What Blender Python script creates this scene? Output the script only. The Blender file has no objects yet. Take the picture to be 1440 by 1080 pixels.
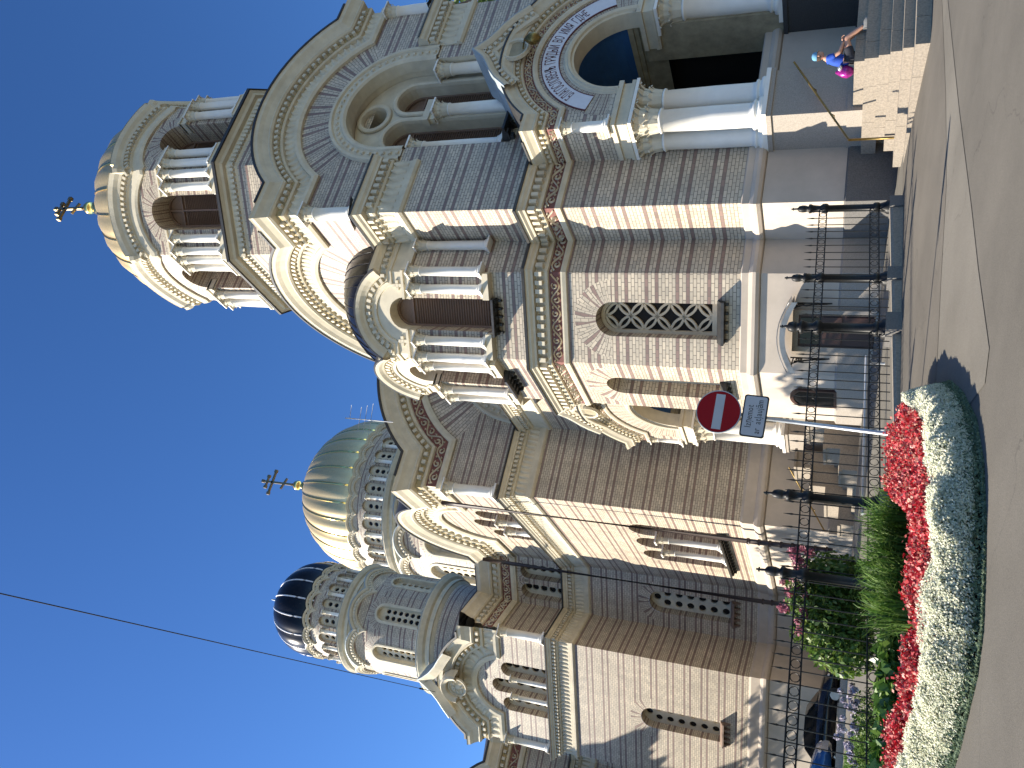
import bpy, math, random
import numpy as np
from mathutils import Vector, Matrix
from mathutils.geometry import tessellate_polygon
random.seed(7); RNG = np.random.default_rng(7)
PI = math.pi; S2 = math.sqrt(2.0)
sc = bpy.context.scene; COL = sc.collection
# ------------------------------------------------------------------ camera, sky, sun, exposure
# the photograph was taken with the camera on its side: the camera's right side points down
EYE = 1.6; FPX = 1173.47; PITCH, ROLL, HEAD = [math.radians(v) for v in (22.578, 3.526, 63.09)]
_cp, _sp, _cr, _sr = math.cos(PITCH), math.sin(PITCH), math.cos(ROLL), math.sin(ROLL)
_R0 = np.array([[1, 0, 0], [0, -_sp, _cp], [0, _cp, _sp]]) @ np.array([[_cr, -_sr, 0], [_sr, _cr, 0], [0, 0, 1]])
_B = np.array([[math.sin(HEAD), math.cos(HEAD), 0], [-math.cos(HEAD), math.sin(HEAD), 0], [0, 0, 1]])
_M = _B @ _R0
cam = bpy.data.cameras.new('camera'); camo = bpy.data.objects.new('camera', cam); COL.objects.link(camo)
_m = Matrix.Identity(4)
for i in range(3):
    _m[i][0] = -_M[i, 1]; _m[i][1] = _M[i, 0]; _m[i][2] = -_M[i, 2]
_m[2][3] = EYE
camo.matrix_world = _m
cam.sensor_fit = 'HORIZONTAL'; cam.sensor_width = 36.0; cam.lens = 36.0 * FPX / 1440.0
cam.clip_end = 3000; cam.clip_start = 0.05
sc.camera = camo
SUN_EL, SUN_AZ = math.radians(37), math.radians(-67.0)      # azimuth clockwise from +Y
SUN = Vector((math.cos(SUN_EL) * math.sin(SUN_AZ), math.cos(SUN_EL) * math.cos(SUN_AZ), math.sin(SUN_EL)))
w = bpy.data.worlds.new('World'); sc.world = w; w.use_nodes = True
nt = w.node_tree; nt.nodes.clear()
_o = nt.nodes.new('ShaderNodeOutputWorld'); _b = nt.nodes.new('ShaderNodeBackground'); _s = nt.nodes.new('ShaderNodeTexSky')
_s.sky_type = 'NISHITA'; _s.sun_disc = False; _s.sun_elevation = SUN_EL; _s.sun_rotation = SUN_AZ % (2 * PI)
_s.altitude = 0; _s.air_density = 1.0; _s.dust_density = 0.3; _s.ozone_density = 3.0
_b.inputs['Strength'].default_value = 0.050
_h = nt.nodes.new('ShaderNodeHueSaturation'); _h.inputs['Saturation'].default_value = 1.12
nt.links.new(_s.outputs[0], _h.inputs['Color']); _g = nt.nodes.new('ShaderNodeGamma'); _g.inputs['Gamma'].default_value = 1.4
nt.links.new(_h.outputs[0], _g.inputs[0]); nt.links.new(_g.outputs[0], _b.inputs[0]); nt.links.new(_b.outputs[0], _o.inputs[0])
sl = bpy.data.lights.new('sun', 'SUN'); sl.energy = 5.0; sl.angle = math.radians(0.5); sl.color = (1.0, 0.91, 0.77)
so = bpy.data.objects.new('sun', sl); COL.objects.link(so); so.rotation_mode = 'QUATERNION'; so.rotation_quaternion = SUN.to_track_quat('Z', 'Y')
so.location = (-20, 10, 40)
sc.view_settings.view_transform = 'Standard'; sc.view_settings.look = 'None'; sc.view_settings.exposure = 1.25; sc.view_settings.gamma = 1.0
sc.view_settings.use_curve_mapping = False
# ------------------------------------------------------------------ materials
MATS = {}
def _mat(name):
    m = bpy.data.materials.new(name); m.use_nodes = True
    t = m.node_tree; b = t.nodes['Principled BSDF']; MATS[name] = m
    return m, t, b
def N(t, kind, **kw):
    n = t.nodes.new('ShaderNode' + kind)
    for k, v in kw.items():
        if k.startswith('i_'):
            key = k[2:]
            n.inputs[int(key) if key.isdigit() else key.replace('_', ' ')].default_value = v
        else: setattr(n, k, v)
    return n
def L(t, a, b): t.links.new(a, b)
def c4(c): return (c[0], c[1], c[2], 1.0)
def mixc(t, fac, a, b, blend='MIX'):
    n = t.nodes.new('ShaderNodeMix'); n.data_type = 'RGBA'; n.blend_type = blend
    for sock, v in ((0, fac), (6, a), (7, b)):
        if hasattr(v, 'links'): t.links.new(v, n.inputs[sock])
        else: n.inputs[sock].default_value = v if sock == 0 else c4(v)
    return n.outputs[2]
def math_(t, op, a, b=None):
    n = t.nodes.new('ShaderNodeMath'); n.operation = op
    for i, v in enumerate((a, b)):
        if v is None: continue
        if hasattr(v, 'links'): t.links.new(v, n.inputs[i])
        else: n.inputs[i].default_value = v
    return n.outputs[0]
def simple(name, col, rough=0.7, metal=0.0, var=0.15, scale=6.0, bump=0.0, bscale=40.0, spec=0.5, col2=None, stretch=None):
    m, t, b = _mat(name)
    g = N(t, 'NewGeometry')
    vec = g.outputs['Position']
    if stretch:
        mp = N(t, 'Mapping'); mp.inputs['Scale'].default_value = stretch; L(t, vec, mp.inputs[0]); vec = mp.outputs[0]
    nz = N(t, 'TexNoise', i_Scale=scale, i_Detail=6.0, i_Roughness=0.6); L(t, vec, nz.inputs['Vector'])
    lo = tuple(c * (1 - var) for c in col); hi = col2 if col2 else tuple(min(1, c * (1 + var)) for c in col)
    rp = N(t, 'MapRange', i_1=0.3, i_2=0.7); L(t, nz.outputs[0], rp.inputs[0])
    L(t, mixc(t, rp.outputs[0], lo, hi), b.inputs['Base Color'])
    b.inputs['Roughness'].default_value = rough; b.inputs['Metallic'].default_value = metal
    b.inputs['Specular IOR Level'].default_value = spec
    if bump:
        n2 = N(t, 'TexNoise', i_Scale=bscale, i_Detail=5.0); L(t, vec, n2.inputs['Vector'])
        bp = N(t, 'Bump', i_Strength=bump, i_Distance=0.02); L(t, n2.outputs[0], bp.inputs['Height']); L(t, bp.outputs[0], b.inputs['Normal'])
    return m
def brick(name, base=(0.55, 0.475, 0.365), stripe=(0.25, 0.168, 0.14), mortar=(0.13, 0.11, 0.09)):
    m, t, b = _mat(name)
    uv = N(t, 'UVMap'); sx = N(t, 'SeparateXYZ'); L(t, uv.outputs[0], sx.inputs[0])
    fr = math_(t, 'FRACT', math_(t, 'DIVIDE', sx.outputs[1], 0.85))
    a1 = math_(t, 'LESS_THAN', fr, 0.1111)
    a2 = math_(t, 'MULTIPLY', math_(t, 'GREATER_THAN', fr, 0.3333), math_(t, 'LESS_THAN', fr, 0.4444))
    mask = math_(t, 'ADD', a1, a2)
    bt = N(t, 'TexBrick', offset=0.5, i_Scale=1.0, i_Mortar_Size=0.0085, i_Mortar_Smooth=0.15, i_Bias=0.0, i_Brick_Width=0.235, i_Row_Height=0.09444)
    bt.inputs['Color1'].default_value = (0.80, 0.80, 0.80, 1); bt.inputs['Color2'].default_value = (1.08, 1.06, 1.03, 1); bt.inputs['Mortar'].default_value = (1, 1, 1, 1)
    L(t, uv.outputs[0], bt.inputs['Vector'])
    g = N(t, 'NewGeometry')
    nz = N(t, 'TexNoise', i_Scale=0.7, i_Detail=5.0); L(t, g.outputs['Position'], nz.inputs['Vector'])
    rp = N(t, 'MapRange', i_1=0.3, i_2=0.7, i_3=0.88, i_4=1.06); L(t, nz.outputs[0], rp.inputs[0])
    mp = N(t, 'Mapping'); mp.inputs['Scale'].default_value = (1.6, 1.6, 0.12); L(t, g.outputs['Position'], mp.inputs[0])
    st = N(t, 'TexNoise', i_Scale=1.6, i_Detail=4.0); L(t, mp.outputs[0], st.inputs['Vector'])
    rs = N(t, 'MapRange', i_1=0.35, i_2=0.75, i_3=1.04, i_4=0.84); L(t, st.outputs[0], rs.inputs[0])
    c = mixc(t, mask, base, stripe)
    c = mixc(t, 1.0, c, bt.outputs['Color'], 'MULTIPLY')
    c = mixc(t, 1.0, c, rp.outputs[0], 'MULTIPLY')
    c = mixc(t, 1.0, c, rs.outputs[0], 'MULTIPLY')
    c = mixc(t, bt.outputs['Fac'], c, mortar)
    L(t, c, b.inputs['Base Color']); b.inputs['Roughness'].default_value = 0.5
    inv = math_(t, 'SUBTRACT', 1.0, bt.outputs['Fac'])
    bp = N(t, 'Bump', i_Strength=0.35, i_Distance=0.008); L(t, inv, bp.inputs['Height']); L(t, bp.outputs[0], b.inputs['Normal'])
    return m
BR = brick('striped_glazed_brick')
BRB = brick('pale_brick_without_stripes', stripe=(0.55, 0.475, 0.365))
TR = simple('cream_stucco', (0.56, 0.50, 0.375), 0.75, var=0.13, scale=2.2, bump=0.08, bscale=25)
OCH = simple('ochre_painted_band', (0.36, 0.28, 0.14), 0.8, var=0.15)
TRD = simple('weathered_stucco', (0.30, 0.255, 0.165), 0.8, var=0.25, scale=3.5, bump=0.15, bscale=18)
WH = simple('white_painted_stone', (0.76, 0.73, 0.66), 0.5, var=0.05, scale=3)
PL = simple('pinkish_plaster', (0.46, 0.395, 0.325), 0.85, var=0.10, scale=1.3, bump=0.05, bscale=30)
GRD = simple('dark_grey_granite', (0.115, 0.108, 0.10), 0.7, var=0.35, scale=45, bump=0.1, bscale=60)
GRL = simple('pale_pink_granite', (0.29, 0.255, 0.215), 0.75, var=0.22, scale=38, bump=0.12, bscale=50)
GRK = simple('shade_toned_granite', (0.045, 0.043, 0.042), 0.7, var=0.3, scale=45)  # granite with the porch's shade put into its colour
STEP = simple('worn_granite', (0.235, 0.20, 0.158), 0.8, var=0.25, scale=25, bump=0.18, bscale=45)
BRZ = simple('weathered_bronze', (0.30, 0.235, 0.13), 0.34, 0.9, var=0.2)
RED = simple('oxblood_red_ground', (0.17, 0.066, 0.055), 0.8, var=0.2)
GOLD = simple('gold_leaf', (0.78, 0.59, 0.29), 0.34, 0.74, var=0.10, scale=9, bump=0.10, bscale=5)
GOLDB = simple('bright_gold', (0.95, 0.66, 0.22), 0.2, 1.0, var=0.05)
BLK = simple('black_sheet_metal', (0.007, 0.007, 0.008), 0.24, 0.0, var=0.3, scale=3, bump=0.06, bscale=4, spec=0.28)
ROOF = simple('grey_zinc_sheet', (0.20, 0.205, 0.21), 0.4, 0.7, var=0.25, scale=2)
ROOFD = simple('dark_roof_edge', (0.035, 0.035, 0.035), 0.5, 0.3, var=0.3)
ZINC = simple('patinated_lead_sheet', (0.33, 0.38, 0.40), 0.55, 0.3, var=0.2, scale=2)
WOOD = simple('mauve_brown_painted_wood', (0.20, 0.135, 0.10), 0.6, var=0.2, scale=12, stretch=(1, 1, 6))
DOOR = simple('red_brown_door_wood', (0.045, 0.016, 0.010), 0.5, var=0.3, scale=10, stretch=(8, 8, 1))
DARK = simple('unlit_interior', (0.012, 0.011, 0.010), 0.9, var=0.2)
GLASS = simple('dark_window_glass', (0.012, 0.012, 0.013), 0.15, var=0.3, scale=1.2, bump=0.02, bscale=3, spec=0.22)
BLUE = simple('deep_blue_vault_paint', (0.035, 0.12, 0.30), 0.45, var=0.15, scale=2)
IRON = simple('black_painted_iron', (0.010, 0.010, 0.010), 0.45, 0.0, var=0.4, scale=20, bump=0.1, bscale=60, spec=0.25)
BRASS = simple('tarnished_brass', (0.22, 0.15, 0.05), 0.45, 0.9, var=0.3, scale=12)
PIPE = simple('brown_painted_pipe', (0.035, 0.022, 0.02), 0.5, var=0.2)
GALV = simple('galvanised_steel', (0.42, 0.43, 0.44), 0.5, 0.6, var=0.15, scale=20)
SRED = simple('sign_red_paint', (0.27, 0.006, 0.010), 0.5, var=0.05, spec=0.12)
SWHT = simple('sign_white_paint', (0.42, 0.43, 0.43), 0.5, var=0.04, spec=0.15)
SBLK = simple('sign_black_paint', (0.012, 0.012, 0.012), 0.5, var=0.05)
SBAND = simple('painted_plaque_white', (0.62, 0.62, 0.66), 0.6, var=0.06)
INK = simple('dark_red_lettering', (0.10, 0.02, 0.025), 0.7, var=0.1)
SOIL = simple('dark_garden_soil', (0.035, 0.025, 0.018), 0.95, var=0.4, scale=15, bump=0.5, bscale=30)
# ------------------------------------------------------------------ mesh helpers
class Fr:
    """wall frame: u along the wall to the viewer's right, d outward, z up"""
    def __init__(s, ox, oy, nx, ny):
        l = math.hypot(nx, ny); s.o = (ox, oy); s.n = (nx / l, ny / l); s.u = (-s.n[1], s.n[0])
    def pt(s, u, z, d=0.0):
        return (s.o[0] + u * s.u[0] + d * s.n[0], s.o[1] + u * s.u[1] + d * s.n[1], z)
    def at(s, x, y):
        return (x - s.o[0]) * s.u[0] + (y - s.o[1]) * s.u[1]
class MB:
    def __init__(s): s.v = []; s.f = []; s.uv = []; s.mi = []; s.sm = []
    def face(s, pts, mi=0, uv=None, smooth=False):
        b = len(s.v); s.v.extend(pts); s.f.append(tuple(range(b, b + len(pts)))); s.mi.append(mi); s.sm.append(smooth)
        if uv is None:
            n = Vector((0, 0, 0)); k = len(pts)
            for i in range(k):
                a, c = pts[i], pts[(i + 1) % k]
                n.x += (a[1] - c[1]) * (a[2] + c[2]); n.y += (a[2] - c[2]) * (a[0] + c[0]); n.z += (a[0] - c[0]) * (a[1] + c[1])
            h = math.hypot(n.x, n.y)
            if h > 0.35 * n.length and h > 0:
                tx, ty = -n.y / h, n.x / h
                uv = [(p[0] * tx + p[1] * ty, p[2]) for p in pts]
            else: uv = [(p[0], p[1] + 0.5) for p in pts]
        s.uv.append(uv)
    def grid(s, rows, mi=0, closed=False, smooth=False, uvf=None):
        for i in range(len(rows) - 1):
            a, b = rows[i], rows[i + 1]; n = len(a)
            for j in range(n if closed else n - 1):
                k = (j + 1) % n
                s.face([a[j], a[k], b[k], b[j]], mi, None, smooth)
    def box(s, F, u0, u1, z0, z1, d0, d1, mi=0, tu=0.0, tz=0.0):
        p = [F.pt(u, z, d) for d, e in ((d0, 0), (d1, 1)) for u, z in ((u0 + e * tu, z0 + e * tz), (u1 - e * tu, z0 + e * tz), (u1 - e * tu, z1 - e * tz), (u0 + e * tu, z1 - e * tz))]
        for q in ((4, 5, 6, 7), (0, 3, 2, 1), (0, 1, 5, 4), (1, 2, 6, 5), (2, 3, 7, 6), (3, 0, 4, 7)): s.face([p[i] for i in q], mi)
    def prism(s, F, poly, d0, d1, mi=0, holes=(), back=False):
        """polygon in (u,z) with holes, front at d1, sides back to d0"""
        s.flat(F, poly, holes, d1, mi)
        if back: s.flat(F, poly, holes, d0, mi, True)
        for loop, sg in [(poly, 1)] + [(h, -1) for h in holes]:
            n = len(loop)
            area = sum(loop[i][0] * loop[(i + 1) % n][1] - loop[(i + 1) % n][0] * loop[i][1] for i in range(n))
            q = loop if area * sg > 0 else loop[::-1]
            for i in range(n):
                a, b = q[i], q[(i + 1) % n]
                s.face([F.pt(*a, d0), F.pt(*b, d0), F.pt(*b, d1), F.pt(*a, d1)], mi)
    def flat(s, F, poly, holes=(), d=0.0, mi=0, flip=False, uv=None):
        loops = [[Vector((p[0], p[1], 0)) for p in l] for l in [poly] + list(holes)]
        flatp = [p for l in [poly] + list(holes) for p in l]
        for tri in tessellate_polygon(loops):
            a, b, c = (flatp[i] for i in tri)
            ar = (b[0] - a[0]) * (c[1] - a[1]) - (c[0] - a[0]) * (b[1] - a[1])
            if abs(ar) < 1e-9: continue
            t = [a, b, c] if (ar > 0) != flip else [a, c, b]
            s.face([F.pt(p[0], p[1], d) for p in t], mi)
    def lathe(s, cx, cy, prof, n=24, mi=0, smooth=True, a0=0.0, a1=2 * PI):
        full = abs(a1 - a0 - 2 * PI) < 1e-6
        k = n if full else n + 1
        rows = [[(cx + r * math.cos(a0 + (a1 - a0) * j / n), cy + r * math.sin(a0 + (a1 - a0) * j / n), z) for j in range(k)] for r, z in prof]
        s.grid(rows, mi, full, smooth)
    def tube(s, pts, r, n=8, mi=0, cap=True):
        rows = []; pts = [Vector(p) for p in pts]
        for i, p in enumerate(pts):
            d = (pts[min(i + 1, len(pts) - 1)] - pts[max(i - 1, 0)]).normalized()
            a = d.cross(Vector((0, 0, 1)))
            if a.length < 1e-3: a = d.cross(Vector((1, 0, 0)))
            a.normalize(); b = d.cross(a)
            rr = r[i] if isinstance(r, (list, tuple)) else r
            rows.append([tuple(p + a * (rr * math.cos(2 * PI * j / n)) + b * (rr * math.sin(2 * PI * j / n))) for j in range(n)])
        s.grid(rows, mi, True, True)
        if cap:
            s.face(rows[0], mi); s.face(rows[-1][::-1], mi)
    def ball(s, c, r, n=10, m=6, mi=0, sz=1.0):
        s.lathe(c[0], c[1], [(max(1e-4, r * math.sin(PI * i / m)), c[2] - sz * r * math.cos(PI * i / m)) for i in range(m + 1)], n, mi)
    def mesh(s, name, mats):
        me = bpy.data.meshes.new(name)
        key = {}; vv = []; ff = []
        for f in s.f:
            g = []
            for i in f:
                p = s.v[i]; k = (round(p[0], 4), round(p[1], 4), round(p[2], 4))
                if k not in key: key[k] = len(vv); vv.append(p)
                g.append(key[k])
            ff.append(g)
        keep = [i for i, g in enumerate(ff) if len(set(g)) == len(g)]
        odd = [i for i, g in enumerate(ff) if len(set(g)) != len(g) and len(set(g)) >= 3]
        F2, U2, M2, S2_ = [], [], [], []
        for i in range(len(ff)):
            g = ff[i]; u = s.uv[i]
            if len(set(g)) != len(g):
                gg, uu = [], []
                for a, b in zip(g, u):
                    if a not in gg: gg.append(a); uu.append(b)
                g, u = gg, uu
                if len(g) < 3: continue
            F2.append(g); U2.append(u); M2.append(s.mi[i]); S2_.append(s.sm[i])
        me.from_pydata(vv, [], F2)
        for m in (mats if isinstance(mats, (list, tuple)) else [mats]): me.materials.append(m)
        ul = me.uv_layers.new(name='UVMap')
        flat = [c for u in U2 for p in u for c in p]
        if len(flat) == 2 * len(me.loops):
            ul.data.foreach_set('uv', flat)
            me.polygons.foreach_set('material_index', M2); me.polygons.foreach_set('use_smooth', S2_)
        me.update()
        return me
    def obj(s, name, mats, parent=None):
        return link(name, s.mesh(name, mats), parent)
def link(name, me, parent=None, loc=None, rz=0.0):
    o = bpy.data.objects.new(name, me); COL.objects.link(o)
    if parent: o.parent = parent
    if loc: o.location = loc
    if rz: o.rotation_euler = (0, 0, rz)
    return o
def tag(o, label=None, cat=None, group=None, kind=None):
    if label: o['label'] = label
    if cat: o['category'] = cat
    if group: o['group'] = group
    if kind: o['kind'] = kind
    return o
def thing(name, label, cat, loc=(0, 0, 0), group=None, rz=0):
    o = bpy.data.objects.new(name, None); COL.objects.link(o); o.location = loc; o.rotation_euler = (0, 0, rz); o.empty_display_size = 0.3
    return tag(o, label, cat, group)
def npmesh(name, V, Fq, mat, parent=None, smooth=False):
    me = bpy.data.meshes.new(name); V = np.asarray(V, np.float32); Fq = np.asarray(Fq, np.int32)
    me.vertices.add(len(V)); me.vertices.foreach_set('co', V.ravel())
    k = Fq.shape[1]; me.loops.add(Fq.size); me.loops.foreach_set('vertex_index', Fq.ravel())
    me.polygons.add(len(Fq)); me.polygons.foreach_set('loop_start', np.arange(0, Fq.size, k, dtype=np.int32)); me.polygons.foreach_set('loop_total', np.full(len(Fq), k, np.int32))
    for m in (mat if isinstance(mat, (list, tuple)) else [mat]): me.materials.append(m)
    me.update(calc_edges=True); me.validate()
    return link(name, me, parent)
def arc(cu, cz, r, a0, a1, n):
    """angles measured from vertical, clockwise positive (to the right)"""
    return [(cu + r * math.sin(a0 + (a1 - a0) * i / n), cz + r * math.cos(a0 + (a1 - a0) * i / n)) for i in range(n + 1)]
def dirs(path):
    return [((path[i + 1][0] - path[i][0]), (path[i + 1][1] - path[i][1])) for i in range(len(path) - 1)]
def miters(path, closed=False):
    n = len(path); out = []
    def nrm(i):
        a, b = path[i % n], path[(i + 1) % n]; dx, dy = b[0] - a[0], b[1] - a[1]; l = math.hypot(dx, dy); return (-dy / l, dx / l)
    for i in range(n):
        if closed: a, b = nrm(i - 1), nrm(i)
        elif i == 0: a = b = nrm(0)
        elif i == n - 1: a = b = nrm(n - 2)
        else: a, b = nrm(i - 1), nrm(i)
        k = 1 + a[0] * b[0] + a[1] * b[1]; k = max(k, 0.3)
        out.append(((a[0] + b[0]) / k, (a[1] + b[1]) / k))
    return out
def sweep(mb, path, prof, mp, closed=False, mi=0, ext=0.0, smooth=False):
    """profile (offset along the path normal, h) swept along a 2-D path; mp(p, h) gives the 3-D point; ext: ends run on by ext*h"""
    m = miters(path, closed); n = len(path); rows = []
    for off, h in prof:
        r = []; B_ = path.at(off) if hasattr(path, 'at') else None
        for i in range(n):
            px, py = B_[i] if B_ else (path[i][0] + off * m[i][0], path[i][1] + off * m[i][1])
            if ext and not closed and i in (0, n - 1):
                a, b = (path[0], path[1]) if i == 0 else (path[-1], path[-2])
                l = math.hypot(a[0] - b[0], a[1] - b[1]); px += (a[0] - b[0]) / l * ext * h; py += (a[1] - b[1]) / l * ext * h
            r.append(mp((px, py), h))
        rows.append(r)
    for i in range(len(rows) - 1):
        a, b = rows[i], rows[i + 1]
        for j in range(n if closed else n - 1):
            k = (j + 1) % n; mb.face([a[j], a[k], b[k], b[j]], mi, None, smooth)
def walk(path, pitch, start=None):
    """points, unit direction and normal at a steady pitch along the path"""
    segs = []; tot = 0
    for a, b in zip(path[:-1], path[1:]):
        l = math.hypot(b[0] - a[0], b[1] - a[1]); segs.append((tot, l, a, b)); tot += l
    n = max(1, int(tot / pitch)); p = tot / n; out = []
    t = p / 2; k = 0
    for i in range(n):
        t = (i + 0.5) * p
        while k < len(segs) - 1 and t > segs[k][0] + segs[k][1]: k += 1
        s0, l, a, b = segs[k]; f = (t - s0) / l; d = ((b[0] - a[0]) / l, (b[1] - a[1]) / l)
        out.append(((a[0] + (b[0] - a[0]) * f, a[1] + (b[1] - a[1]) * f), d, (-d[1], d[0])))
    return out
class GPath(list):
    """level shoulders and a round arch; at(off) is the same outline moved outward"""
    def at(s, off):
        half, zc, r0, zs0, n = s.p; R = r0 + off; dz = zs0 + off - zc; dx = math.sqrt(max(.01, R * R - dz * dz)); a = math.atan2(dx, dz)
        dx = min(dx, half)
        return [(-half, zs0 + off)] + [(max(-half, min(half, u)), z) for u, z in arc(0, zc, R, -a, a, n)] + [(half, zs0 + off)]
class SPath(list):
    """one scallop: an arch kept inside its own width"""
    def at(s, off):
        hw, zc, r0, n = s.p; R = r0 + off; a = math.asin(min(1, hw / R)); return arc(0, zc, R, -a, a, n)
def offset(path, off, closed=False):
    if hasattr(path, 'at'): return path.at(off)
    m = miters(path, closed); return [(p[0] + off * q[0], p[1] + off * q[1]) for p, q in zip(path, m)]
def hexa(mb, P, mi=0):
    for q in ((4, 5, 6, 7), (0, 3, 2, 1), (0, 1, 5, 4), (1, 2, 6, 5), (2, 3, 7, 6), (3, 0, 4, 7)): mb.face([P[i] for i in q], mi)
def dents(mb, path, o0, o1, h0, h1, pitch, fill, mp, mi=0, taper=1.0):
    for c, d, n in walk(offset(path, (o0 + o1) / 2), pitch):
        w_ = pitch * fill / 2; v = (o1 - o0) / 2
        P = []
        for h, k in ((h0, 1.0), (h1, taper)):
            for a, b in ((-1, -1), (1, -1), (1, 1), (-1, 1)):
                P.append(mp((c[0] + d[0] * w_ * a * k + n[0] * v * b * k, c[1] + d[1] * w_ * a * k + n[1] * v * b * k), h))
        hexa(mb, P, mi)
def ribbon(mb, pts, wd, h0, h1, mp, mi=0):
    """raised ridge along 2-D points"""
    rows = ([], [], [])
    for i, p in enumerate(pts):
        a, b = pts[max(i - 1, 0)], pts[min(i + 1, len(pts) - 1)]; dx, dy = b[0] - a[0], b[1] - a[1]; l = math.hypot(dx, dy) or 1
        k = wd[i] if isinstance(wd, list) else wd
        rows[0].append(mp((p[0] - dy / l * k, p[1] + dx / l * k), h0)); rows[1].append(mp(p, h1)); rows[2].append(mp((p[0] + dy / l * k, p[1] - dx / l * k), h0))
    mb.grid(rows, mi)
def vine(mb, path, o0, o1, h, period, mp, mi=0, thick=0.05, k=1.0):
    """running scroll: a wavy stem with a spiral curl and leaf in every bend"""
    mid = (o0 + o1) / 2; A = (o1 - o0) * 0.36
    W = walk(offset(path, mid), period / 16); n = len(W); st = []
    tot = n
    for i, (c, d, q) in enumerate(W):
        o = A * math.sin(2 * PI * i / 16.0); st.append((c[0] + q[0] * o, c[1] + q[1] * o))
    ribbon(mb, st, (o1 - o0) * 0.07, h, h + thick, mp, mi)
    j = 4
    while j < n - 1:
        sg = 1 if (j // 8) % 2 == 0 else -1
        c, d, q = W[j]; cc = (c[0] - q[0] * A * 0.15 * sg, c[1] - q[1] * A * 0.15 * sg)
        sp = []; wd = []
        for t in range(15):
            f = t / 14.0; r = (o1 - o0) * 0.30 * (1 - 0.8 * f); a = 0.5 + f * 6.5
            x, y = r * math.cos(a), -sg * r * math.sin(a)
            sp.append((cc[0] + d[0] * x + q[0] * y, cc[1] + d[1] * x + q[1] * y)); wd.append((o1 - o0) * (0.05 + 0.05 * f))
        ribbon(mb, sp, wd, h, h + thick, mp, mi)
        for e in (-1, 1):                                   # leaves filling the corners
            b0 = (c[0] + d[0] * e * period * 0.20 - q[0] * A * 0.6 * sg * -1, c[1] + d[1] * e * period * 0.20 + q[1] * A * 0.6 * sg)
            ribbon(mb, [b0, (b0[0] + d[0] * e * .05 * k + q[0] * sg * .03, b0[1] + d[1] * e * .05 * k + q[1] * sg * .03), (b0[0] + d[0] * e * .10 * k, b0[1] + d[1] * e * .10 * k)], [.01, (o1 - o0) * .09, .01], h, h + thick, mp, mi)
        j += 8
def leaves(mb, path, o0, o1, h, pitch, mp, mi=0, depth=0.07, rnd=False):
    """row of acanthus-like upright leaves with curled tips"""
    for c, d, q in walk(offset(path, o0), pitch):
        w_ = pitch * 0.42; H = o1 - o0
        prof = [(0, 0.55, .25), (.3, .95, .6), (.6, 1.0, .8), (.85, .75, 1.15), (1.0, .25, 1.3)]
        rows = []
        for t, k, dp in prof:
            r = []
            for e, dd in ((-1, 0.0), (-.5, .75), (0, 1.0), (.5, .75), (1, 0.0)):
                r.append(mp((c[0] + d[0] * e * w_ * k + q[0] * H * t, c[1] + d[1] * e * w_ * k + q[1] * H * t), h + depth * dp * (dd * .8 + .2 * (1 if dd else 0))))
            rows.append(r)
        mb.grid(rows, mi)
def hole(u, z0, zs, w_, n=10):
    """arched opening outline: left jamb up, over the arch, right jamb down"""
    return [(u - w_, z0)] + arc(u, zs, w_, -PI / 2, PI / 2, n) + [(u + w_, z0)]
def polar(mb, F, cu, cz, r0, r1f, a0, a1, n, dang, d=0.0, mi=0):
    """voussoirs: brick courses that fan out round an arch; dang = angle of one stripe period"""
    for i in range(n):
        ta, tb = a0 + (a1 - a0) * i / n, a0 + (a1 - a0) * (i + 1) / n
        ra = r1f(ta) if callable(r1f) else r1f; rb = r1f(tb) if callable(r1f) else r1f
        p = [(r0, ta), (r0, tb), (rb, tb), (ra, ta)]
        pts = [F.pt(cu + r * math.sin(t), cz + r * math.cos(t), d) for r, t in p]
        uv = [(r, 0.189 + t / dang * 0.85) for r, t in p]
        mb.face(pts[::-1], mi, uv[::-1])
def reveal(mb, F, outline, d0, d1, mi=0, cen=None):
    """inner side faces of an opening; cen=(cu,cz,dang) gives fanned courses on the soffit"""
    for a, b in zip(outline[:-1], outline[1:]):
        pts = [F.pt(*a, d0), F.pt(*b, d0), F.pt(*b, d1), F.pt(*a, d1)]; uv = None
        if cen and max(a[1], b[1]) > cen[1] + 1e-6:
            ta, tb = math.atan2(a[0] - cen[0], a[1] - cen[1]), math.atan2(b[0] - cen[0], b[1] - cen[1])
            va, vb = 0.189 + ta / cen[2] * .85, 0.189 + tb / cen[2] * .85
            uv = [(d0, va), (d0, vb), (d1, vb), (d1, va)]
        mb.face(pts, mi, uv)
def archwall(mb, F, outer, wins, rd=0.35, mi=0, d=0.0, dang=math.radians(50)):
    """brick wall (outer polygon) with arched openings (u,z0,zs,halfwidth,ring radius)"""
    hs = []
    for (u, z0, zs, w_, r2) in wins:
        o = hole(u, z0, zs, w_)
        if r2 > w_:
            hs.append([(u - w_, z0), (u - w_, zs)] + arc(u, zs, r2, -PI / 2, PI / 2, 14) + [(u + w_, zs), (u + w_, z0)])
            polar(mb, F, u, zs, w_, r2, -PI / 2, PI / 2, 14, dang, d, mi)
        else: hs.append(o)
        reveal(mb, F, o, d, d - rd, mi, (u, zs, dang))
        mb.face([F.pt(u - w_, z0, d), F.pt(u - w_, z0, d - rd), F.pt(u + w_, z0, d - rd), F.pt(u + w_, z0, d)], mi)
    mb.flat(F, outer, hs, d, mi)
def rect(u0, u1, z0, z1): return [(u0, z0), (u1, z0), (u1, z1), (u0, z1)]
def circ(u, z, r, n=12, ph=0.0): return [(u + r * math.cos(2 * PI * i / n + ph), z + r * math.sin(2 * PI * i / n + ph)) for i in range(n)]
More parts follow.
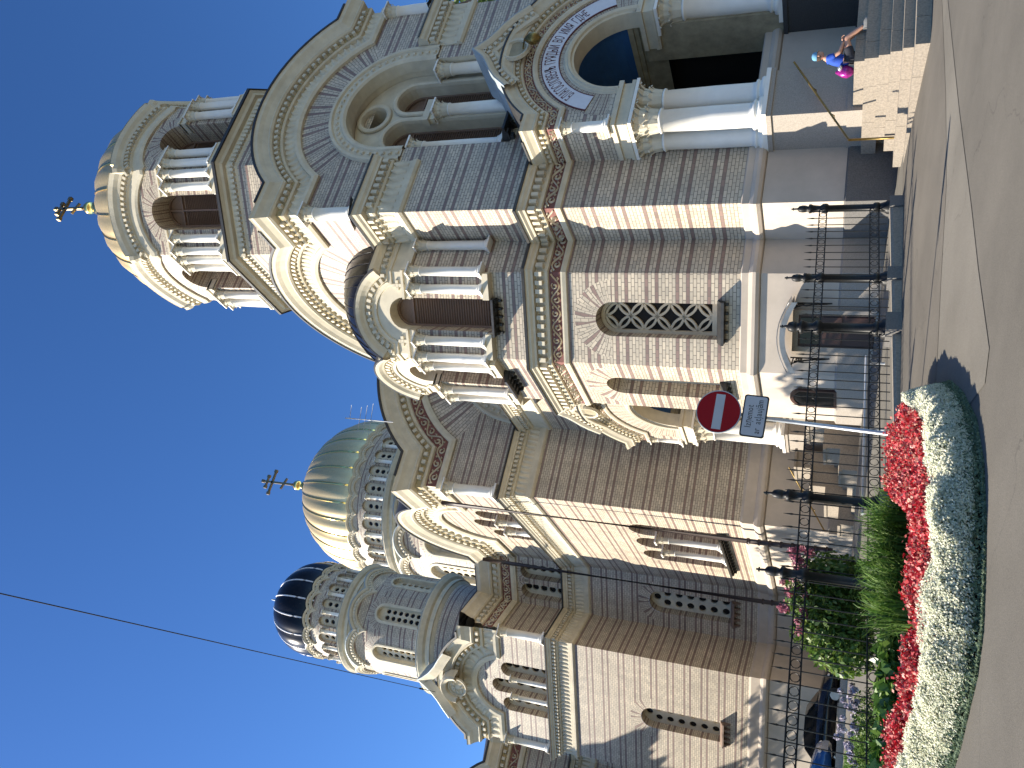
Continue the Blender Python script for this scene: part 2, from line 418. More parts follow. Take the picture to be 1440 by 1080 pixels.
def holeplate(F, u, z0, zs, w_, cols, rows, r, d, name, parent, top=True):
    """stone window slab pierced by round holes, glass behind"""
    mb = MB(); out = hole(u, z0, zs, w_)[::-1]
    hs = []
    H = zs - z0
    for j in range(rows):
        for c in range(cols):
            hs.append(circ(u + (c - (cols - 1) / 2) * (2 * w_ / (cols + .15)), z0 + H * (j + 0.55) / rows, r))
    if top: hs.append(circ(u, zs + w_ * .42, r))
    mb.prism(F, out, d - .10, d, 0, hs)
    mb.flat(F, [(a, b) for a, b in out], (), d - .09, 1)
    return mb.obj(name, [TR, GLASS], parent)
def louvre(F, u, z0, zs, w_, d, name, parent, n=None, split=True):
    mb = MB(); fr = .07
    out = hole(u, z0, zs, w_)[::-1]; inn = hole(u, z0 + fr, zs, w_ - fr)[::-1]
    mb.prism(F, out, d - .05, d + .03, 0, [inn])
    mb.flat(F, out, (), d - .06, 0)
    cols = ((u - w_ + fr, u - .03), (u + .03, u + w_ - fr)) if split else ((u - w_ + fr, u + w_ - fr),)
    if split: mb.box(F, u - .03, u + .03, z0, zs + w_ - fr, d - .05, d + .035)
    mb.box(F, u - w_ + fr, u + w_ - fr, zs - .12, zs - .05, d - .05, d + .028)
    z = z0 + fr
    step = .085
    while z < zs - .2:
        for a, b in cols:
            P = [F.pt(a, z, d + .02), F.pt(b, z, d + .02), F.pt(b, z + step * .9, d - .05), F.pt(a, z + step * .9, d - .05)]
            mb.face(P); mb.face([F.pt(a, z, d + .02), F.pt(a, z - .015, d + .01), F.pt(b, z - .015, d + .01), F.pt(b, z, d + .02)])
        z += step
    return mb.obj(name, WOOD, parent)
COLM = {}
def column(x, y, zb, zt, r, parent, caph=None, name='column', nleaf=8, mats=None):
    """moulded base, tapering shaft, leafy capital and abacus"""
    caph = caph or r * 2.6
    key = (round(zt - zb, 3), round(r, 3), round(caph, 3))
    if key not in COLM:
        mb = MB(); H = zt - zb; n = 20
        F = Fr(0, 0, 0, -1)
        mb.box(F, -r * 1.45, r * 1.45, 0, r * .35, -r * 1.45, r * 1.45)
        pr = [(r * 1.40, r * .35), (r * 1.45, r * .5), (r * 1.38, r * .68), (r * 1.15, r * .74), (r * 1.13, r * .86), (r * 1.25, r * .95), (r * 1.22, r * 1.08), (r * 1.02, r * 1.2)]
        pr += [(r, r * 1.5), (r, H * .4), (r * .93, H - caph - r * .3), (r * 1.08, H - caph - r * .25), (r * 1.1, H - caph - r * .12), (r * .95, H - caph)]
        mb.lathe(0, 0, pr, n, 0)
        mb.lathe(0, 0, [(r * .92, H - caph), (r * .95, H - caph * .5), (r * 1.25, H - caph * .14), (r * 1.25, H - caph * .12)], n, 1)
        for row, (t0, t1, out, ph) in enumerate(((0.0, .5, .35, 0), (.28, .86, .62, .5))):
            for k in range(nleaf):
                a = 2 * PI * (k + ph) / nleaf; ca, sa = math.cos(a), math.sin(a); wd = PI * r / nleaf * 1.05
                rows = []
                for t, wk, o in ((0, .8, .06), (.35, 1.0, .12), (.7, .95, .25), (.92, .7, .75), (1.0, .35, 1.0), (.88, .25, 1.12)):
                    rr = r * (1.0 + .1 * t) + r * out * o; z = H - caph + caph * (t0 + (t1 - t0) * t)
                    rows.append([(ca * (rr - .10 * r * abs(e)) - sa * wd * wk * e, sa * (rr - .10 * r * abs(e)) + ca * wd * wk * e, z) for e in (-1, -.4, 0, .4, 1)])
                mb.grid(rows, 1)
        q = r * 1.5
        mb.box(F, -q, q, H - caph * .12, H, -q, q, 0)
        COLM[key] = mb.mesh('column', mats or [WH, TR])
    return link(name, COLM[key], parent, (x, y, zb))
def sill(F, u, z, w_, parent, d=0.32, h=0.35, n=5, mat=None):
    """sloping slab carried by small corbels"""
    mb = MB()
    P = [F.pt(a, b, c) for c, b0, b1 in ((0.0, z - .10, z + .10), (d, z - .12, z - .05)) for a, b in ((u - w_, b0), (u + w_, b0), (u + w_, b1), (u - w_, b1))]
    hexa(mb, P)
    for i in range(n):
        c = u - w_ + .08 + (2 * w_ - .16) * i / (n - 1); k = w_ / n * .55
        mb.box(F, c - k * .8, c + k * .8, z - h * .62, z - .115, -.02, d * .66, 0)
        mb.box(F, c - k * .55, c + k * .55, z - h, z - h * .62 + .01, -.02, d * .34, 0)
    return mb.obj('window_sill', mat or ROOFD, parent)
def gx(p, h): return (p[0], p[1], h)
# ------------------------------------------------------------------ ground shape
GX, GY = -.0145, .0765
def gz(x, y):
    v = GX * x + GY * y; h = min(1, max(0, .5 + .5 * (1.5 - v) / .15)); return 1.5 * (1 - h) + v * h - .15 * h * (1 - h)
def ray(px, py):
    return _M @ np.array([540 - py, 720 - px, FPX])
def gpt(px, py):
    d = ray(px, py); t = .0005
    while t < .3:
        p = d * t + np.array([0, 0, EYE])
        if p[2] <= gz(p[0], p[1]): return p
        t *= 1.002
    return p
# ================================================================== THE CATHEDRAL
CH = thing('cathedral', 'pale striped brick cathedral with gold domes, round gables and a tall bell tower', 'cathedral')
def part(mb, name, mats, parent=CH): return mb.obj(name, mats, parent)
BELT = [(0, -1.15), (.07, -1.13), (.10, -1.03), (.10, -.98), (.04, -.97), (.04, -.61), (.12, -.60), (.14, -.52), (.12, -.50), (.12, -.24), (.30, -.22), (.32, -.16), (.38, -.10), (.40, -.02), (.43, 0), (.43, .04), (0, .22)]
MAIN = [(0, -1.47), (.06, -1.45), (.12, -1.38), (.12, -1.28), (.05, -1.26), (.05, -1.12), (.03, -1.10), (.03, -.58), (.10, -.56), (.14, -.50), (.12, -.47), (.12, -.26), (.28, -.24), (.30, -.18), (.36, -.12), (.40, -.03), (.43, 0), (.43, .04), (0, .22)]
GAB = [(0, -.02), (0, .10), (.10, .16), (.20, .17), (.22, .07), (.60, .07), (.62, .18), (.68, .22), (.71, .20), (.90, .20), (.92, .36), (.98, .42), (1.03, .40), (1.20, .50), (1.32, .60), (1.40, .62), (1.45, .65)]
def lift(prof, z): return [(a, b + z) for a, b in prof]
def faces_of(cs):
    out = []
    for p, q in zip(cs[:-1], cs[1:]):
        dx, dy = q[0] - p[0], q[1] - p[1]; l = math.hypot(dx, dy)
        out.append((Fr(q[0], q[1], -dy / l, dx / l), l))
    return out
def cornice(cs, ztop, prof, name, parent, frieze=None, closed=False):
    mb = MB(); sweep(mb, cs, lift(prof, ztop), gx, closed)
    k = len(prof)
    path = cs + [cs[0]] if closed else cs
    if prof is BELT: dents(mb, path, .12, .27, ztop - .47, ztop - .26, .25, .5, gx)
    else: dents(mb, path, .12, .26, ztop - .45, ztop - .27, .22, .5, gx)
    edge = MB(); sweep(edge, cs, [(.432, ztop - .02), (.455, ztop - .015), (.465, ztop + .05), (.44, ztop + .075), (0, ztop + .25)], gx, closed)
    o = part(mb, name, TR, parent); part(edge, 'roof_edge', ROOFD, parent)
    if frieze:
        fm = MB()
        for F, l in faces_of(path):
            mp = lambda p, h, F=F: F.pt(p[0], p[1], h)
            if frieze == 'vine': vine(fm, [(0, ztop - .97), (l, ztop - .97)], .01, .355, .042, .80, mp, 0, .06)
            else: leaves(fm, [(0, ztop - 1.1), (l, ztop - 1.1)], .02, .5, .03, .24, mp)
        part(fm, 'frieze_relief', TR, parent)
        if frieze == 'vine': rg = MB(); sweep(rg, cs, [(.043, ztop - .965), (.043, ztop - .615)], gx, closed); part(rg, 'red_frieze_ground', RED, parent)
    return o
def gpath(half, zc, r0, zs0, n=24):
    dx = math.sqrt(max(.01, r0 * r0 - (zs0 - zc) ** 2)); a = math.atan2(dx, zs0 - zc)
    g = GPath([(-half, zs0)] + arc(0, zc, r0, -a, a, n) + [(half, zs0)]); g.p = (half, zc, r0, zs0, n)
    return g, a, dx
def gmould(F, path, k, parent, kd=None, ext=1.0, frieze='leaves', roof=4.0, name='gable_cornice', straight=False):
    kd = kd or k; mp = lambda p, h: F.pt(p[0], p[1], h)
    mb = MB(); sweep(mb, path, [(a * k, b * kd) for a, b in GAB], mp, ext=ext)
    dents(mb, path, .73 * k, .88 * k, .19 * kd, .33 * kd, .26 * k, .5, mp, 0, .9)
    if frieze == 'leaves': leaves(mb, path, .25 * k, .58 * k, .07 * kd, .26 * k, mp, 0, .06 * k)
    part(mb, name, TR, parent)
    ob = MB(); sweep(ob, path, [(.712 * k, .206 * kd), (.898 * k, .206 * kd)], mp, ext=ext); part(ob, 'ochre_band', OCH, parent)
    if frieze == 'vine':
        fb = MB(); sweep(fb, path, [(.225 * k, .072 * kd), (.598 * k, .072 * kd)], mp, ext=ext); part(fb, 'red_frieze_ground', RED, parent)
        fm = MB(); vine(fm, path, .23 * k, .595 * k, .075 * kd, .90 * k, mp, 0, .06 * k); part(fm, 'frieze_relief', TR, parent)
    if roof:
        rb = MB(); sweep(rb, path, [(1.44 * k, .66 * kd), (1.455 * k, .68 * kd), (1.53 * k, .68 * kd), (1.54 * k, -roof)], mp); part(rb, 'gable_roof', ROOFD, parent)
def gablewall(mb, F, half, z0, path, zc, a, r0, rin, zin0, legs=None, dang=1 / 3.0 * .85):
    """brick wall below an arched gable: fanned courses above, level courses beside, with an arched recess of radius rin down to zin0"""
    polar(mb, F, 0, zc, rin, r0, -a, a, 28, dang)
    for s_ in (1, -1):
        poly = [(half, z0), (half, path[-1][1])] + [(path[-2][0], path[-2][1])]
        poly += arc(0, zc, rin, a, PI / 2, 8)
        if zin0 > z0: poly += [(rin, zin0), (0, zin0), (0, z0)]
        else: poly += [(rin, z0)]
        if s_ < 0: poly = [(-u, z) for u, z in poly][::-1]
        mb.flat(F, poly, (), 0.0)
# ------------------------------------------------------------------ bell tower
TX0, TX1, TY0, TY1 = 14.13, 23.17, 17.0, 26.2; TCX, TCY = 18.65, 21.6; TH = 4.52
tower_faces = [Fr(TCX, TY0, 0, -1), Fr(TX0, TCY, -1, 0), Fr(TX1, TCY, 1, 0), Fr(TCX, TY1, 0, 1)]
tp, ta, tdx = gpath(TH, 16.05, 3.55, 17.95)
mb = MB()
for k, F in enumerate(tower_faces):
    h = TH if k in (0, 3) else 4.6
    if k == 0:
        gablewall(mb, F, h, 10.6, tp, 16.05, ta, 3.55, 1.95, 11.6)
        for s_ in (-1, 1):
            mb.flat(F, rect(min(s_ * 1.9, s_ * h), max(s_ * 1.9, s_ * h), 4.6, 10.6))
        mb.flat(F, rect(-1.9, 1.9, 10.2, 10.6))
        o = [(-1.95, 11.6), (-1.95, 16.05)] + arc(0, 16.05, 1.95, -PI / 2, PI / 2, 18) + [(1.95, 11.6)]
        nich = MB(); reveal(nich, F, o, 0, -1.0)
    else:
        gablewall(mb, F, h, 10.6, tp if k == 3 else gpath(4.6, 16.05, 3.55, 17.95)[0], 16.05, ta, 3.55, .02, 16.0)
        mb.flat(F, rect(-h, h, 4.6, 10.6))
BT = part(mb, 'bell_tower', [BR]); part(nich, 'niche_reveal', TR, BT)
mb = MB()                                                        # plaster plinth, granite foot, round plinth moulding
for cs in ([(TX1, TY0 - .05), (TX0 - .05, TY0 - .05), (TX0 - .05, TY1)],):
    sweep(mb, cs, [(.02, 2.2), (.02, 4.1), (-.02, 4.11), (.08, 4.14), (.14, 4.22), (.14, 4.30), (.08, 4.39), (.04, 4.41), (.05, 4.58), (0, 4.62), (-.06, 4.62)], gx)
part(mb, 'plinth', PL, BT)
mb = MB(); sweep(mb, [(TX1, TY0 - .05), (TX0 - .05, TY0 - .05), (TX0 - .05, TY1)], [(.07, .4), (.07, 2.16), (.0, 2.21)], gx); part(mb, 'granite_foot', GRD, BT)
for k, F in enumerate(tower_faces):
    h = TH if k in (0, 3) else 4.6
    gmould(F, tp if k in (0, 3) else gpath(4.6, 16.05, 3.55, 17.95)[0], 1.0, BT, frieze='leaves' if k < 2 else None, roof=4.6)
    if k < 2 or k == 2:                                          # short cornices crowning the corner piers, corner colonnettes
        for s_ in (-1, 1):
            u0, u1 = sorted((s_ * (h - .0), s_ * 2.55))
            a, b = F.pt(u1, 0), F.pt(u0, 0)
            c = MB(); ends = (-.44 if True else 0)
            mp = lambda p, hh, F=F: F.pt(p[0], p[1], hh)
            pr = [(z + 1.47, o) for o, z in MAIN]
            pth = [(u0, 15.87 - 1.47), (u1, 15.87 - 1.47)]
            rows = []
            for off, hh in pr:
                e0 = hh if s_ < 0 else 0.0; e1 = hh if s_ > 0 else 0.0
                rows.append([F.pt(u0 - e0, 14.4 + off, hh), F.pt(u1 + e1, 14.4 + off, hh)])
            c.grid(rows)
            ie = u1 if s_ < 0 else u0
            side = [F.pt(ie, 14.4 + off, hh) for off, hh in pr] + [F.pt(ie, 16.1, 0), F.pt(ie, 14.4, 0)]
            c.face(side if s_ > 0 else side[::-1])
            dents(c, pth, 1.0, 1.2, .10, .26, .24, .5, mp)
            leaves(c, pth, .38, .88, .03, .26, mp, 0, .08)
            part(c, 'pier_cornice', TR, BT)
            e = MB(); e0 = .45 if s_ < 0 else 0.0; e1 = .45 if s_ > 0 else 0.0
            e.grid([[F.pt(u0 - e0, 15.865, .435), F.pt(u1 + e1, 15.865, .435)], [F.pt(u0 - e0, 15.93, .45), F.pt(u1 + e1, 15.93, .45)], [F.pt(u0 - e0, 16.1, -.3), F.pt(u1 + e1, 16.1, -.3)]])
            part(e, 'roof_edge', ROOFD, BT)
for x, y in ((TX0 - .02, TY0 - .02), (TX1 + .02, TY0 - .02), (TX0 - .02, TY1 + .02)):
    column(x, y, 16.0, 17.95, .20, BT, .42)
# niche of the west gable: moulded ring, plaster panel with oculus and two louvred lights
F = tower_faces[0]
mb = MB(); mp = lambda p, h: F.pt(p[0], p[1], h)
ring = [(-1.95, 15.2), (-1.95, 16.05)] + arc(0, 16.05, 1.95, -PI / 2, PI / 2, 26)[1:-1] + [(1.95, 16.05), (1.95, 15.2)]
sweep(mb, ring, [(-.06, -.4), (-.06, .04), (.02, .10), (.10, .10), (.14, .05), (.40, .05), (.44, .12), (.54, .12), (.58, .0)], mp)
dents(mb, ring, .20, .32, .05, .11, .26, .5, mp, 0, .6)
part(mb, 'niche_ring', TR, BT)
mb = MB()
pan = hole(0, 11.6, 16.05, 1.93, 20)[::-1]
hs = [circ(0.05, 17.3, .46, 20), hole(-.82, 11.9, 16.0, .62, 10)[::-1], hole(.82, 11.9, 16.0, .62, 10)[::-1]]
mb.prism(F, pan, -1.25, -.66, 0, hs)
for u in (-.82, .82):
    hp = hole(u, 11.9, 16.0, .62, 14)
    sweep(mb, hp, [(-.02, -.7), (.0, -.58), (.06, -.55), (.14, -.56), (.17, -.62)], mp)
sweep(mb, circ(.05, 17.3, .46, 24)[::-1], [(-.01, -.7), (.02, -.58), (.08, -.55), (.17, -.57), (.19, -.63)], mp, True)
mb.box(F, -.45, .45, 15.0, 15.22, -.62, -.34); mb.box(F, -.36, .36, 14.82, 15.0, -.62, -.42)
part(mb, 'niche_panel', TR, BT)
mb = MB(); mb.flat(F, pan, (), -1.3); part(mb, 'dark_recess', DARK, BT)
for u in (-.82, .82): louvre(F, u, 11.9, 16.0, .62, -1.15, 'louvred_shutter', BT)
for u in (0,): p = F.pt(u, 0, -.42); column(p[0], p[1], 11.9, 14.85, .2, BT, .5)
for u in (-1.72, 1.72): p = F.pt(u, 0, -.3); column(p[0], p[1], 11.9, 15.2, .2, BT, .5)
sill(F, 0, 11.75, 1.9, BT, .5, .3, 9)
# belt cornice round the tower and the polygonal bay
bay = [(TX0, 18.44), (12.99, 18.44), (11.14, 20.29), (11.14, 22.91), (12.99, 24.76), (TX0, 24.76)]
beltpath = [(TX0 + 1.7, TY0), (TX0, TY0)] + bay + [(TX0, TY1)]
cornice(beltpath, 10.56, BELT, 'belt_cornice', BT, 'vine')
cornice([(TX1, TY1), (TX1, TY0), (TX1 - 1.6, TY0)], 10.56, BELT, 'belt_cornice', BT)
# ------------------------------------------------------------------ belfry
def ocorner(ap, k): a = math.radians(-22.5 - 45 * k - 90 + 45); return (TCX + ap / math.cos(PI / 8) * math.cos(a), TCY + ap / math.cos(PI / 8) * math.sin(a))
def octo(ap): return [ocorner(ap, k) for k in range(8)]
AP = 3.82; FW = AP * math.tan(PI / 8)
mb = MB(); bpth, ba, bdx = gpath(FW, 25.42, 2.12, 26.97, 14); BF_faces = []
for k in range(8):
    a = -PI / 2 - k * PI / 4; F = Fr(TCX + AP * math.cos(a), TCY + AP * math.sin(a), math.cos(a), math.sin(a)); BF_faces.append(F)
    mb.flat(F, rect(-FW, FW, 17.5, 22.7))
    poly = [(-FW, 23.4), (FW, 23.4), (FW, 26.97)] + bpth[1:-1][::-1] + [(-FW, 26.97)]
    hol = [(-.64, 23.4), (-.64, 26.3)] + arc(0, 26.3, 1.2, -PI / 2, PI / 2, 14) + [(.64, 26.3), (.64, 23.4)]
    polar(mb, F, 0, 26.3, .64, 1.12, -PI / 2, PI / 2, 16, .5)
    for s_ in (-1, 1):
        q = [(s_ * .64, 23.4), (s_ * FW, 23.4), (s_ * FW, 26.97)] + [p for p in (bpth[1:-1][::-1] if s_ > 0 else bpth[1:-1]) if p[0] * s_ > -1e-6] + arc(0, 26.3, 1.12, 0, s_ * PI / 2, 7) + [(s_ * .64, 26.3)]
        mb.flat(F, q if s_ > 0 else q[::-1])
    o = hole(0, 23.4, 26.3, .64, 14); reveal(mb, F, o, 0, -.95, 0, (0, 26.3, .5))
BF = part(mb, 'belfry', [BR])
oc = octo(3.82)
mb = MB(); sweep(mb, oc, [(0, 22.55), (.03, 22.6), (.03, 22.72), (.10, 22.78), (.10, 22.98), (.24, 23.0), (.30, 23.08), (.40, 23.14), (.44, 23.2), (.44, 23.26)], gx, True)
dents(mb, oc + [oc[0]], .03, .13, 22.66, 22.9, .19, .55, gx); part(mb, 'base_cornice', TR, BF)
mb = MB(); sweep(mb, oc, [(.43, 23.15), (.475, 23.16), (.48, 23.27), (0, 23.42), (-1.2, 23.42)], gx, True); part(mb, 'base_cornice_flashing', ROOFD, BF)
mb = MB()
for F in BF_faces:
    mp = lambda p, h, F=F: F.pt(p[0], p[1], h)
    hwp = bpth
    rows_prof = [(0, -.02), (.0, .08), (.10, .12), (.26, .13), (.30, .06), (.46, .06), (.50, .12), (.52, .12), (.72, .12), (.74, .22), (.84, .26), (.96, .36), (1.08, .40), (1.14, .42)]
    sweep(mb, hwp, rows_prof, mp, ext=math.tan(PI / 8)); dents(mb, hwp, .54, .70, .11, .24, .2, .5, mp)
    for z0, z1, dd in ((25.95, 26.3, .10), (26.22, 26.3, .16), (25.93, 26.0, .13)):
        for s_ in (-1, 1):
            u0, u1 = sorted((s_ * .62, s_ * (FW + dd * .41))); mb.box(F, u0, u1, z0, z1, -.4, dd)
    for s_ in (-1, 1):
        u0, u1 = sorted((s_ * .66, s_ * (FW + .3 * .41))); mb.box(F, u0, u1, 23.3, 23.62, -.3, .30)
part(mb, 'belfry_cornice', TR, BF)
mb = MB()
for F in BF_faces:
    mp = lambda p, h, F=F: F.pt(p[0], p[1], h)
    sweep(mb, bpth, [(1.145, .425), (1.18, .42), (1.18, -1.3)], mp, ext=.0)
part(mb, 'belfry_eaves', GOLD, BF)
for F in BF_faces:
    louvre(F, 0, 23.42, 26.3, .63, -.88, 'louvred_shutter', BF)
    for u in (-1.42, -.95, .95, 1.42):
        p = F.pt(u, 0, .12); column(p[0], p[1], 23.6, 25.95, .155, BF, .42)
mb = MB(); mb.lathe(TCX, TCY, [(2.7, 23.4), (2.7, 28.6)], 24); part(mb, 'dark_bell_chamber', DARK, BF)
def ribdome(cx, cy, a, b, zc, z0, N_, name, mat, parent, rr=.07, ribmat=None):
    mb = MB(); n = 22; t0 = math.asin(max(-.9, min(.9, (z0 - zc) / b)))
    prof = [(max(.02, a * math.cos(t0 + (PI / 2 - t0) * i / n)), zc + b * math.sin(t0 + (PI / 2 - t0) * i / n)) for i in range(n + 1)]
    sub = 4; rows = []
    for r, z in prof:
        row = []
        for j in range(N_ * sub):
            f = (j % sub) / sub; bul = 1.0 + .035 * math.sin(PI * f)      # gores swell between the ribs
            an = 2 * PI * j / (N_ * sub); row.append((cx + r * bul * math.cos(an), cy + r * bul * math.sin(an), z))
        rows.append(row)
    mb.grid(rows, 0, True, True); dm = part(mb, name, mat, parent); mb = MB()
    for k in range(N_):
        an = 2 * PI * k / N_
        mb.tube([(cx + (r + .02) * math.cos(an), cy + (r + .02) * math.sin(an), z + .01) for r, z in prof], [rr * (.35 + .65 * r / a) for r, z in prof], 6, 0, False)
    part(mb, 'dome_ribs', ribmat or mat, parent); return dm
def cross(cx, cy, z0, h, parent, s=1.0):
    """gilded ball and eight-ended cross, arms along x"""
    mb = MB(); mb.lathe(cx, cy, [(.62 * s, z0 - 2.4 * s), (.5 * s, z0 - .25 * s), (.42 * s, z0), (.22 * s, z0 + .12 * s), (.2 * s, z0 + .3 * s), (.34 * s, z0 + .42 * s), (.40 * s, z0 + .62 * s), (.30 * s, z0 + .86 * s), (.12 * s, z0 + 1.0 * s), (.09 * s, z0 + 1.3 * s), (.05 * s, z0 + 1.35 * s)], 16)
    part(mb, 'finial', GOLDB, parent)
    F = Fr(cx, cy, 0, -1); mb = MB(); k = .075 * s; zt = z0 + h; zb = z0 + 1.2 * s
    def bar(u0, za, u1, zb_, w_):
        d = Vector((u1 - u0, zb_ - za)); d.normalize(); q = Vector((-d.y, d.x)) * w_
        hexa(mb, [F.pt(u, z, dd) for dd in (-w_, w_) for u, z in ((u0 - q.x, za - q.y), (u1 - q.x, zb_ - q.y), (u1 + q.x, zb_ + q.y), (u0 + q.x, za + q.y))])
    H = zt - zb
    bar(0, zb, 0, zt, k); bar(-H * .34, zb + H * .68, H * .34, zb + H * .68, k); bar(-H * .16, zb + H * .86, H * .16, zb + H * .86, k * .9); bar(-H * .17, zb + H * .32, H * .17, zb + H * .22, k * .9)
    for u, z in ((0, zt), (-H * .34, zb + H * .68), (H * .34, zb + H * .68), (-H * .16, zb + H * .86), (H * .16, zb + H * .86)):
        mb.box(F, u - k * 1.5, u + k * 1.5, z - k * 1.5, z + k * 1.5, -k * 1.4, k * 1.4)
    part(mb, 'cross', BRZ, parent)
ribdome(TCX, TCY, 3.95, 3.7, 28.3, 28.42, 24, 'gold_dome', GOLD, BF, .05, GOLDB)
cross(TCX, TCY, 34.1, 2.6, BF, .75)
# ------------------------------------------------------------------ polygonal bay on the tower's side
mb = MB(); BY = None
bf = faces_of(bay)
for i, (F, l) in enumerate(bf):
    c = l / 2
    wins = [(c, 5.2, 8.12, .49, 1.12)] if i in (1, 2, 3) else []
    archwall(mb, F, rect(0, l, 4.6, 9.45), wins, .6)
    if i in (1, 2, 3):
        mb.flat(F, rect(0, l, 10.6, 11.75)); 
        for a, b in ((0, c - .5), (c + .5, l)): mb.flat(F, rect(a, b, 11.75, 14.5))
        reveal(mb, F, [(c - .5, 11.75), (c - .5, 14.5)], 0, -.55); reveal(mb, F, [(c + .5, 14.5), (c + .5, 11.75)], 0, -.55)
    else: mb.flat(F, rect(0, l, 10.6, 14.5))
BY = part(mb, 'polygonal_bay', [BR])
mb = MB()
for i, (F, l) in enumerate(bf):
    c = l / 2
    if i in (1, 2, 3):
        up = [(0, 14.5), (c - .5, 14.5)] + arc(c, 14.86, .5, -PI / 2, PI / 2, 12) + [(c + .5, 14.5), (l, 14.5), (l, 15.75)] + arc(c, 15.0, 1.45, .98, -.98, 12) + [(0, 15.75)]
        mb.flat(F, up); reveal(mb, F, [(c - .5, 14.5)] + arc(c, 14.86, .5, -PI / 2, PI / 2, 12) + [(c + .5, 14.5)], 0, -.55)
        mp = lambda p, h, F=F: F.pt(p[0], p[1], h)
        pth = [(0, 15.20)] + arc(c, 14.86, 1.0, -1.22, 1.22, 18) + [(l, 15.20)]
        sweep(mb, pth, [(-.06, -.01), (-.05, .05), (.04, .06), (.08, .10), (.10, .06), (.12, .06), (.30, .06), (.32, .14), (.38, .18), (.46, .26), (.54, .30), (.58, .31)], mp, ext=.41)
        dents(mb, pth, .13, .28, .05, .15, .2, .5, mp)
        for z0, z1, d in ((14.48, 14.72, .12), (14.66, 14.74, .19), (14.46, 14.53, .17)):
            mb.box(F, -d * .41, c - .49, z0, z1, -.3, d); mb.box(F, c + .49, l + d * .41, z0, z1, -.3, d)
        for u in (.22, l - .22):                           # little mosaic crosses beside the arch
            for a, b in ((0, 0), (.11, 0), (-.11, 0), (0, .11), (0, -.11)): mb.box(F, u + a * 1.0 - .05 + (.2 if u < c else -.2), u + a + .05 + (.2 if u < c else -.2), 14.98 + b - .05, 14.98 + b + .05, -.01, .045)
        mb.box(F, .0, c - .52, 11.78, 11.98, -.1, .26); mb.box(F, c + .52, l, 11.78, 11.98, -.1, .26)
    else:
        mb.flat(F, rect(0, l, 14.5, 15.8)); mp = lambda p, h, F=F: F.pt(p[0], p[1], h)
        sweep(mb, [(0, 15.20), (l, 15.20)], [(-.06, -.01), (-.05, .05), (.04, .06), (.08, .10), (.10, .06), (.12, .06), (.30, .06), (.32, .14), (.38, .18), (.46, .26), (.54, .30), (.58, .31)], mp, ext=.41)
        dents(mb, [(0, 15.2), (l, 15.2)], .13, .28, .05, .15, .2, .5, mp); mb.box(F, 0, l, 14.48, 14.72, -.3, .12)
part(mb, 'bay_parapet', TR, BY)
mb = MB()
for i, (F, l) in enumerate(bf):
    c = l / 2; mp = lambda p, h, F=F: F.pt(p[0], p[1], h)
    pth = [(0, 15.20)] + (arc(c, 14.86, 1.0, -1.22, 1.22, 18) if i in (1, 2, 3) else []) + [(l, 15.20)]
    sweep(mb, pth, [(.57, .315), (.62, .32), (.64, .28), (.66, -.9)], mp, ext=.35)
part(mb, 'parapet_flashing', ROOFD, BY)
mb = MB(); rows = []
for t in range(11):
    a = PI / 2 * t / 10; r = max(.02, math.cos(a)); z = 15.6 + 2.9 * math.sin(a)
    rows.append([(14.3 + 3.05 * r * math.cos(PI / 2 + PI * j / 24), 21.6 + 3.05 * r * math.sin(PI / 2 + PI * j / 24), z) for j in range(25)])
mb.grid(rows, 0, False, True)
for j in range(1, 24):
    an = PI / 2 + PI * j / 24
    mb.tube([(14.3 + 3.06 * math.cos(PI / 2 * t / 10) * math.cos(an), 21.6 + 3.06 * math.cos(PI / 2 * t / 10) * math.sin(an), 15.6 + 2.91 * math.sin(PI / 2 * t / 10)) for t in range(10)], .018, 4, 0, False)
part(mb, 'half_dome', BLK, BY)
pl = [(.0, 2.2), (.0, 4.1), (-.04, 4.11), (.08, 4.14), (.14, 4.22), (.14, 4.30), (.08, 4.39), (.04, 4.41), (.05, 4.58), (0, 4.62), (-.06, 4.62)]
mb = MB(); sweep(mb, bay, [(a + .05, z) for a, z in pl], gx); part(mb, 'plinth', PL, BY)
mb = MB(); sweep(mb, bay, [(.12, .4), (.12, 2.16), (.05, 2.21)], gx); part(mb, 'granite_foot', GRL, BY)
